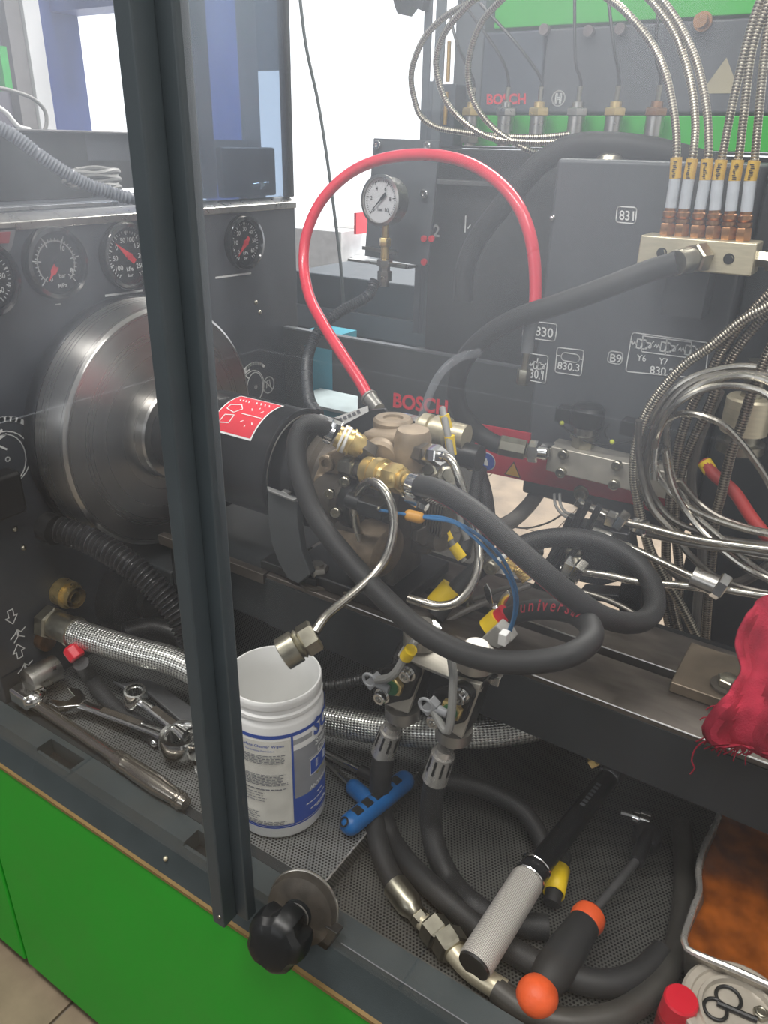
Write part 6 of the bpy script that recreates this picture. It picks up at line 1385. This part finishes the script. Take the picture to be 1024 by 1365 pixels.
    P = lambda x, y_, z=-.008: A(x, y_, Z=z)
    m = MB(); m.tube(spline([P(498, 1090, .0), P(506, 1130, -.004), P(517, 1160, -.008), P(530, 1184)]), .0125, 16); t.part(m, 'rubber_tube', rubber)
    a, b_ = P(526, 1180), P(558, 1222); m = MB(); Lx = (b_ - a).length; m.lathe(a, b_ - a, [(0, .013), (.001, .015), (Lx * .6, .0148), (Lx * .75, .012), (Lx * .85, .010), (Lx, .0105)], 26); t.part(m, 'crimp_sleeve', zinc)
    m = MB(); m.hexn(P(556, 1220), P(566, 1231), .0105); m.hexn(P(573, 1231), P(589, 1251), .0172); t.part(m, 'hex_nut', zinc); m = MB(); m.hexn(P(592, 1246), P(607, 1270), .0185); t.part(m, 'large_nut', zinc)
    m = MB(); m.cyl(P(563, 1228), P(602, 1262), .0095); m.tube(spline([P(600, 1262), P(625, 1290, -.010), P(650, 1308, -.010), P(672, 1322, -.012)]), .0115, 16); t.part(m, 'collar_tube', nickel)
    m = MB(); m.tube(spline([P(662, 1318, -.012), P(690, 1340, -.012), P(722, 1355, -.012), P(770, 1362, -.012), P(830, 1350, -.012), P(878, 1312, -.012), P(903, 1258, -.012), P(912, 1200, -.012), P(912, 1140, -.012), P(908, 1100, -.010)]), .0125, 16); t.part(m, 'grey_tube', M('dull_grey_hose', (70, 68, 64), .45, .2)); t.done()
    simple('bay_hose', 'dark grey hose crossing behind under the machine bed', 'hose', [A(590, 1040, Z=.03), A(640, 1050, Z=.02), A(690, 1075, Z=.01), A(715, 1105, Z=0), A(726, 1135, Z=-.01)], .011, rubber, body='rubber')
    t = Thing('brass_nipple', 'small brass nipple hanging in the shade under the machine bed', 'fitting'); m = MB(); a, b_ = A(783, 998, Y=.67), A(797, 1020, Y=.665); m.cyl(a, b_, .006); m.hexn(a + (b_ - a) * .55, b_, .0085); t.part(m, 'nipple', brass); m = MB(); m.tube([a + (a - b_) * .8, a], .006, 10); t.part(m, 'stub_pipe', dark_cast); t.done()
    # oil pan
    t = Thing('oil_pan', 'dented steel pan of amber used oil at the lower right corner', 'pan'); z1, z0 = .040, LT + .002
    rim = [A(*p, Z=z1) for p in ((962, 1062), (957, 1090), (946, 1112), (935, 1136), (930, 1160), (931, 1188), (925, 1206), (918, 1227), (911, 1250), (913, 1262), (922, 1271), (975, 1293), (1024, 1315), (1090, 1345))]
    yb, xe = rim[0].y + .012, rim[-1].x
    rim = rim + [Vector((xe + .02, rim[-1].y + .01, z1)), Vector((xe + .03, yb - .03, z1)), Vector((xe + .02, yb, z1))]
    ctr = sum(rim, Vector()) / len(rim)
    rs = spline(rim + [rim[0]], .006); n = len(rs) - 1; rs = rs[:n]
    def ins(p, k, z): v = p - ctr; v.z = 0; q = p - v.normalized() * k; return Vector((q.x, q.y, z))
    lay = [[ins(p, 0.0, z1) for p in rs], [ins(p, .0015, z1 + .002) for p in rs], [ins(p, .004, z1 - .001) for p in rs], [ins(p, .018, z0 + .012) for p in rs], [ins(p, .028, z0 + .003) for p in rs]]
    outer = [[ins(p, .016, z0 + .008) for p in rs], [ins(p, .026, z0) for p in rs]]
    rings = [outer[1], outer[0]] + lay; vs = [v for r in rings for v in r]; fs = []
    for k in range(len(rings) - 1):
        for i in range(n): j = (i + 1) % n; fs.append((k * n + i, k * n + j, (k + 1) * n + j, (k + 1) * n + i))
    fs.append(tuple(range(n - 1, -1, -1))); fs.append(tuple(len(vs) - n + i for i in range(n)))
    m = MB(); m.add(vs, fs); t.part(m, 'pan_body', pan_m)
    m = MB(); m.tube([ins(p, .001, z1 + .001) for p in rs] + [ins(rs[0], .001, z1 + .001)], .0033, 8); t.part(m, 'rolled_rim', crimp_m)
    m = MB(); zz = z1 - .014; m.add([ins(p, .0065, zz) for p in rs], [tuple(range(n))]); t.part(m, 'amber_oil', oil_m); t.done()
    # jar with lid, red cap
    t = Thing('lidded_jar', 'round clear plastic lid holding small wire rings, at the lower right corner', 'jar'); c = A(985, 1357, Z=.02); c = Vector((c.x, c.y, 0)); R = .052
    m = MB(); m.lathe(Vector((c.x, c.y, LT + .001)), NZ, [(0, R * .9), (.03, R * .93), (.042, R * .93)], 48); t.part(m, 'jar_body', M('smoky_jar', (92, 88, 82), .3))
    m = MB(); z = LT + .043; m.lathe(Vector((c.x, c.y, z)), NZ, [(0, R * .95), (.002, R), (.008, R), (.010, R * .95), (.009, R * .84), (.006, R * .82), (.006, R * .72), (.009, R * .70), (.0085, R * .64), (.003, R * .62)], 56); t.part(m, 'lid', M('grey_clear_lid', (188, 180, 166), .2, .1, coat=.5))
    m = MB(); o = Vector((c.x, c.y, z + .005)); m.torus(o + Vector((-.012, .012, 0)), NZ, .011, .0017); m.torus(o + Vector((-.020, -.006, 0)), NZ, .010, .0017); m.tube(spline([o + Vector((-.02, .0, .001)), o + Vector((-.004, .002, .001)), o + Vector((.014, .004, .001))]), .0028, 8); t.part(m, 'black_wire_rings', soft_black, kind='stuff')
    m = MB(); m.hexn(o + Vector((.016, .012, -.001)), o + Vector((.016, .012, .004)), .007); m.torus(o + Vector((.016, .012, .004)), NZ, .004, .0014); t.part(m, 'small_nut', zinc); t.done()
    t = Thing('red_bottle_cap', 'red round bottle cap left of the clear lid at the lower right', 'bottle'); c = A(906, 1340, Z=.022); m = MB(); m.lathe(Vector((c.x, c.y, LT)), NZ, [(0, .017), (.03, .017), (.034, .014)], 28); t.part(m, 'bottle_body', M('dark_red_bottle', (140, 26, 36), .3))
    m = MB(); m.lathe(Vector((c.x, c.y, LT + .033)), NZ, [(0, .0155), (.001, .0165), (.022, .0155), (.024, .014), (.024, .001)], 32); t.part(m, 'red_cap', red_plastic); t.done()
tray_things()

# ------------------------------------------------------------------ red rag
def rag():
    from mathutils import noise
    t = Thing('red_rag', 'frayed red cotton rag heaped over the right end of the machine bed', 'rag')
    # left outline climbs from the hanging fringe over the bed to the heap; the cloth continues to the right
    out = [(1040, 1000, .650), (1005, 998, .650), (970, 994, .651), (948, 990, .652), (941, 974, .654), (952, 950, .662), (966, 936, .676), (980, 922, .690), (987, 895, .715), (984, 868, .735), (990, 832, .750), (1004, 812, .757), (1026, 794, .765)]
    L = T(out); nu, nv = 15, 64; rows = spline(L, .005); nr = len(rows); vs = []; fs = []
    for j, p in enumerate(rows):
        s = j / (nr - 1)
        for i in range(nu * 3):
            q = i / (nu * 3 - 1); x = p.x + q * .20
            bul = math.sin(min(1, q * 2.2) * PI / 2)
            w = noise.noise(Vector((x * 26, s * 2.6, 1.3))) * .034 + noise.noise(Vector((x * 70, s * 8, 7.7))) * .010 + .014 * abs(math.sin(q * 15 + s * 4 + 1.2 * noise.noise(Vector((s * 4, q * 5, 2)))))
            crease = .016 * max(0, math.sin(x * 150 + s * 3.2 + 1.6 * noise.noise(Vector((x * 14, s * 3, 4))))) ** 1.5
            bul = .25 + .75 * bul; x += .006 * noise.noise(Vector((s * 9, q * 3, 9.1)))
            z = p.z + bul * (.010 + .028 * math.sin(PI * s)) + w * bul + crease * .5; y = p.y - bul * .012 * math.sin(PI * s) - w * .9 * bul - crease - .004
            if s < .18: y = min(y, .652)
            z = max(z, BZ + .002) if y > .657 else z
            vs.append(Vector((x, y, z)))
    n = nu * 3
    for j in range(nr - 1):
        for i in range(n - 1): fs.append((j * n + i, j * n + i + 1, (j + 1) * n + i + 1, (j + 1) * n + i))
    m = MB(); m.add(vs, fs); t.part(m, 'cloth', cloth_red, solid=.003)
    m = MB()
    for k in range(34):
        p = L[1] + (L[4] - L[1]) * (k / 33) if k < 24 else L[4] + (L[6] - L[4]) * ((k - 24) / 9)
        q = p + Vector((random.uniform(-.018, .006), random.uniform(-.004, .001), random.uniform(-.02, -.004))); m.tube(spline([p, (p + q) / 2 + Vector((random.uniform(-.004, .004), -.002, .002)), q], .004), .0007, 5)
    m.tube(spline(T([(950, 985, .650), (936, 990, .648), (926, 1000, .648), (922, 1015, .648), (926, 1024, .648), (920, 1032, .648)]), .004), .0008, 5)
    t.part(m, 'fringe', cloth_red, kind='stuff'); t.done()
rag()
# ------------------------------------------------------------------ workshop behind the machine
def background():
    def slab(name, lab, cat, px0, px1, py0, py1, Y, depth, mat, **k):
        a = A(px0, py1, Y=Y); b = A(px1, py0, Y=Y); b.x = max(a.x + .01, A(px1, py0, Y=Y + depth).x)
        return one(name, lab, cat, MB().box((a.x, Y, a.z), (b.x, Y + depth, b.z)), mat, **k)
    # pillars at the upper left
    for n_, (x0, x1, y, m, lab) in enumerate((
            (64, 98, 2.6, blue_pillar_m, 'blue painted lift pillar beside the bright doorway, left of the door post'),
            (262, 303, 2.2, blue_pillar_m, 'blue painted lift pillar just right of the door post'),
            (303, 325, 3.0, wall_grey, 'grey steel pillar behind the smoked pane right of the blue one'))):
        xa, xb = A(x0, 100, Y=y).x, max(A(x1, 100, Y=y + .2).x, A(x0, 100, Y=y).x + .015)
        t = Thing('lift_pillar' if n_ < 2 else 'steel_pillar', lab, 'pillar')
        t.part(MB().box((xa, y, FZ), (xb, y + .2, 2.45)), 'column', m, bevel=.01)
        t.part(MB().box((xa - .05, y - .05, FZ), (xb + .02, y + .25, FZ + .02)), 'base_plate', m)
        t.done()
    t = Thing('white_pillar', 'white and grey pillar at the upper left beyond the headstock', 'pillar')
    ya, yb, yc = [A(v, 100, X=-3.52).y for v in (24, 44, 65)]
    t.part(MB().box((-3.598, yb + .002, FZ), (-3.52, yc, 2.49)), 'white_face', wall_m); t.part(MB().box((-3.598, ya, FZ), (-3.54, yb, 2.49)), 'grey_face', M('pillar_grey', (128, 126, 126), .6)); t.done()
    slab('door_lintel', 'blue beam across the top of the bright doorway at the upper left', 'beam', 66, 290, -60, 16, 2.65, .15, blue_pillar_m)
    slab('green_machine', 'bright green machine edge at the far upper left', 'machine', -60, 8, 60, 122, 2.0, .03, M('fresh_green', (40, 196, 80), .5))
    slab('dark_screen', 'blue-grey wall panel high behind the smoked pane', 'panel', 303, 384, -60, 95, 3.4, .05, M('blue_grey_panel', (106, 120, 130), .6))
    # control box behind the headstock
    t = Thing('control_box', 'dark control box with a flat top behind the headstock at the upper left', 'box')
    x = -1.32; p0 = A(-40, 188, X=x); p1 = A(225, 178, X=x); zt = .750
    t.part(MB().box((x - .35, p0.y, .745), (x + .012, p1.y, zt)), 'lid', M('grey_lid', (84, 84, 86), .4), bevel=.002)
    t.part(MB().box((x - .35, p0.y, .637), (x, A(120, 230, X=x).y, .745)), 'housing', dark_paint)
    t.part(MB().box((x - .35, A(120, 230, X=x).y, .70), (x, p1.y, .745)), 'upper_fascia', M('box_slate', (66, 70, 76), .5))
    t.part(MB().box((x - .35, A(120, 230, X=x).y, .637), (x - .2, p1.y + .5, .74)), 'recess_back', dark_paint)
    t.done()
    # coil of grey cable in the recess
    t = Thing('cable_coil', 'coiled grey cable lying in the recess of the control box', 'cable')
    m = MB(); pts = []
    c = A(132, 236, X=-1.2)
    for i in range(100):
        a = 2 * PI * i / 22; pts.append(Vector((-1.22 + .04 * math.cos(a), c.y + (.045 + .004 * math.sin(i * .7)) * math.sin(a), .660 + .0065 * (i / 22) + .002 * math.sin(i))))
    m.tube(spline(pts, .008), .0045, 8); t.part(m, 'cable', grey_cable); t.done()
    def cable(name, lab, cat, pts, r, mat, rf=None, step=.006, n=12, under='tube'):
        t = Thing(name, lab, cat); m = MB(); m.tube(spline(pts, step), r, n, rf=rf); t.part(m, under, mat); return t.done()
    cable('corrugated_conduit', 'grey corrugated conduit drooping over the headstock at the upper left', 'conduit', [A(-20, 160, X=-1.16), A(20, 182, X=-1.14), A(60, 212, X=-1.12), A(105, 240, X=-1.10), A(140, 254, X=-1.08), A(180, 265, X=-1.06), A(260, 272, X=-1.05)], .0095, M('grey_conduit', (120, 124, 130), .45), rf=lambda L: .0105 if int(L / .0026) % 2 else .0084, step=.0024)
    cable('grey_cable', 'thin grey cable looping over the control box lid at the upper left', 'cable', [A(-10, 115, X=-1.4), A(20, 122, X=-1.4), A(45, 132, X=-1.4), A(60, 148, X=-1.4), A(62, 166, X=-1.4), A(58, 176, X=-1.4)], .0035, grey_cable)
    cable('white_cable', 'short white cable on the control box lid at the upper left', 'cable', [A(-10, 138, X=-1.36), A(8, 150, X=-1.36), A(24, 168, X=-1.36), A(40, 173, X=-1.36)], .004, white_plastic)
    # low white bench unit behind, and machine body beneath
    t = Thing('white_cabinet', 'low white cabinet with a drawer standing in the daylight behind the machine', 'cabinet'); y = 2.3
    a = A(380, 420, Y=y); b = A(492, 312, Y=y); c = A(455, 340, Y=y)
    t.part(MB().box((a.x, y, FZ), (c.x, y + .5, b.z)), 'carcass', M('white_cabinet', (206, 208, 210), .5), bevel=.004); t.part(MB().box((c.x + .002, y + .05, FZ), (A(560, 350, Y=y).x, y + .5, A(470, 345, Y=y).z)), 'drawer_unit', M('white_cabinet_grey', (190, 194, 198), .5), bevel=.004)
    t.part(MB().box((A(420, 310, Y=y).x, y + .1, b.z), (A(455, 310, Y=y).x, y + .3, A(440, 302, Y=y).z)), 'tray_on_top', white_plastic, bevel=.003)
    t.done()
    slab('red_box', 'small red box standing on the white cabinet behind the gauge', 'box', 472, 492, 285, 312, 2.32, .12, red_plastic)
    t = Thing('rear_machine', 'dark teal-grey machine body behind the rear panel', 'machine'); y = 1.5
    t.part(MB().box((A(392, 400, Y=y).x, y, FZ), (A(560, 400, Y=y).x, y + .4, A(450, 368, Y=y).z)), 'body', M('dark_teal', (44, 54, 60), .45), bevel=.004)
    t.part(MB().box((A(392, 400, Y=y).x, y - .01, A(450, 442, Y=y).z), (A(600, 400, Y=y).x, y - .001, A(450, 412, Y=y).z)), 'fascia_strip', M('slate_strip', (70, 78, 84), .4), bevel=.002)
    t.done()
    b = MB(); b.box((A(594, 400, Y=1.34).x, 1.34, .2), (A(1060, 400, Y=1.34).x, 1.355, A(870, 200, Y=1.36).z - .006)); one('rear_cover', 'black cover sheet behind the numbered plate', 'panel', b, black_paint)
    # teal machine seen through the cut-out
    t = Thing('teal_machine', 'teal painted machine with flat ledge seen through the panel cut-out', 'machine'); y = 1.22
    t.part(MB().box((A(396, 460, Y=y + .1).x, y + .12, .0), (A(440, 470, Y=y + .1).x, y + .2, A(400, 462, Y=y + .1).z + .03)), 'upright', teal_m)
    zz = A(440, 547, Y=y).z; t.part(MB().box((A(390, 560, Y=y).x, y, 0), (A(500, 560, Y=y).x, y + .12, zz)), 'ledge', teal_m, bevel=.003)
    t.part(MB().box((A(390, 560, Y=y).x, y - .004, zz), (A(500, 560, Y=y).x, y + .1, zz + .006)), 'pale_top', M('pale_top', (190, 204, 206), .4)); t.done()
    # hanging black cable in front of the daylight
    cable('hanging_cable', 'thin dark cable hanging straight down in front of the bright opening', 'cable', T([(398, -20, 1.5), (408, 60, 1.5), (424, 135, 1.5), (436, 210, 1.49), (448, 300, 1.48), (455, 360, 1.47), (459, 420, 1.47)]), .0036, M('dark_green_cable', (66, 74, 74), .5))
background()
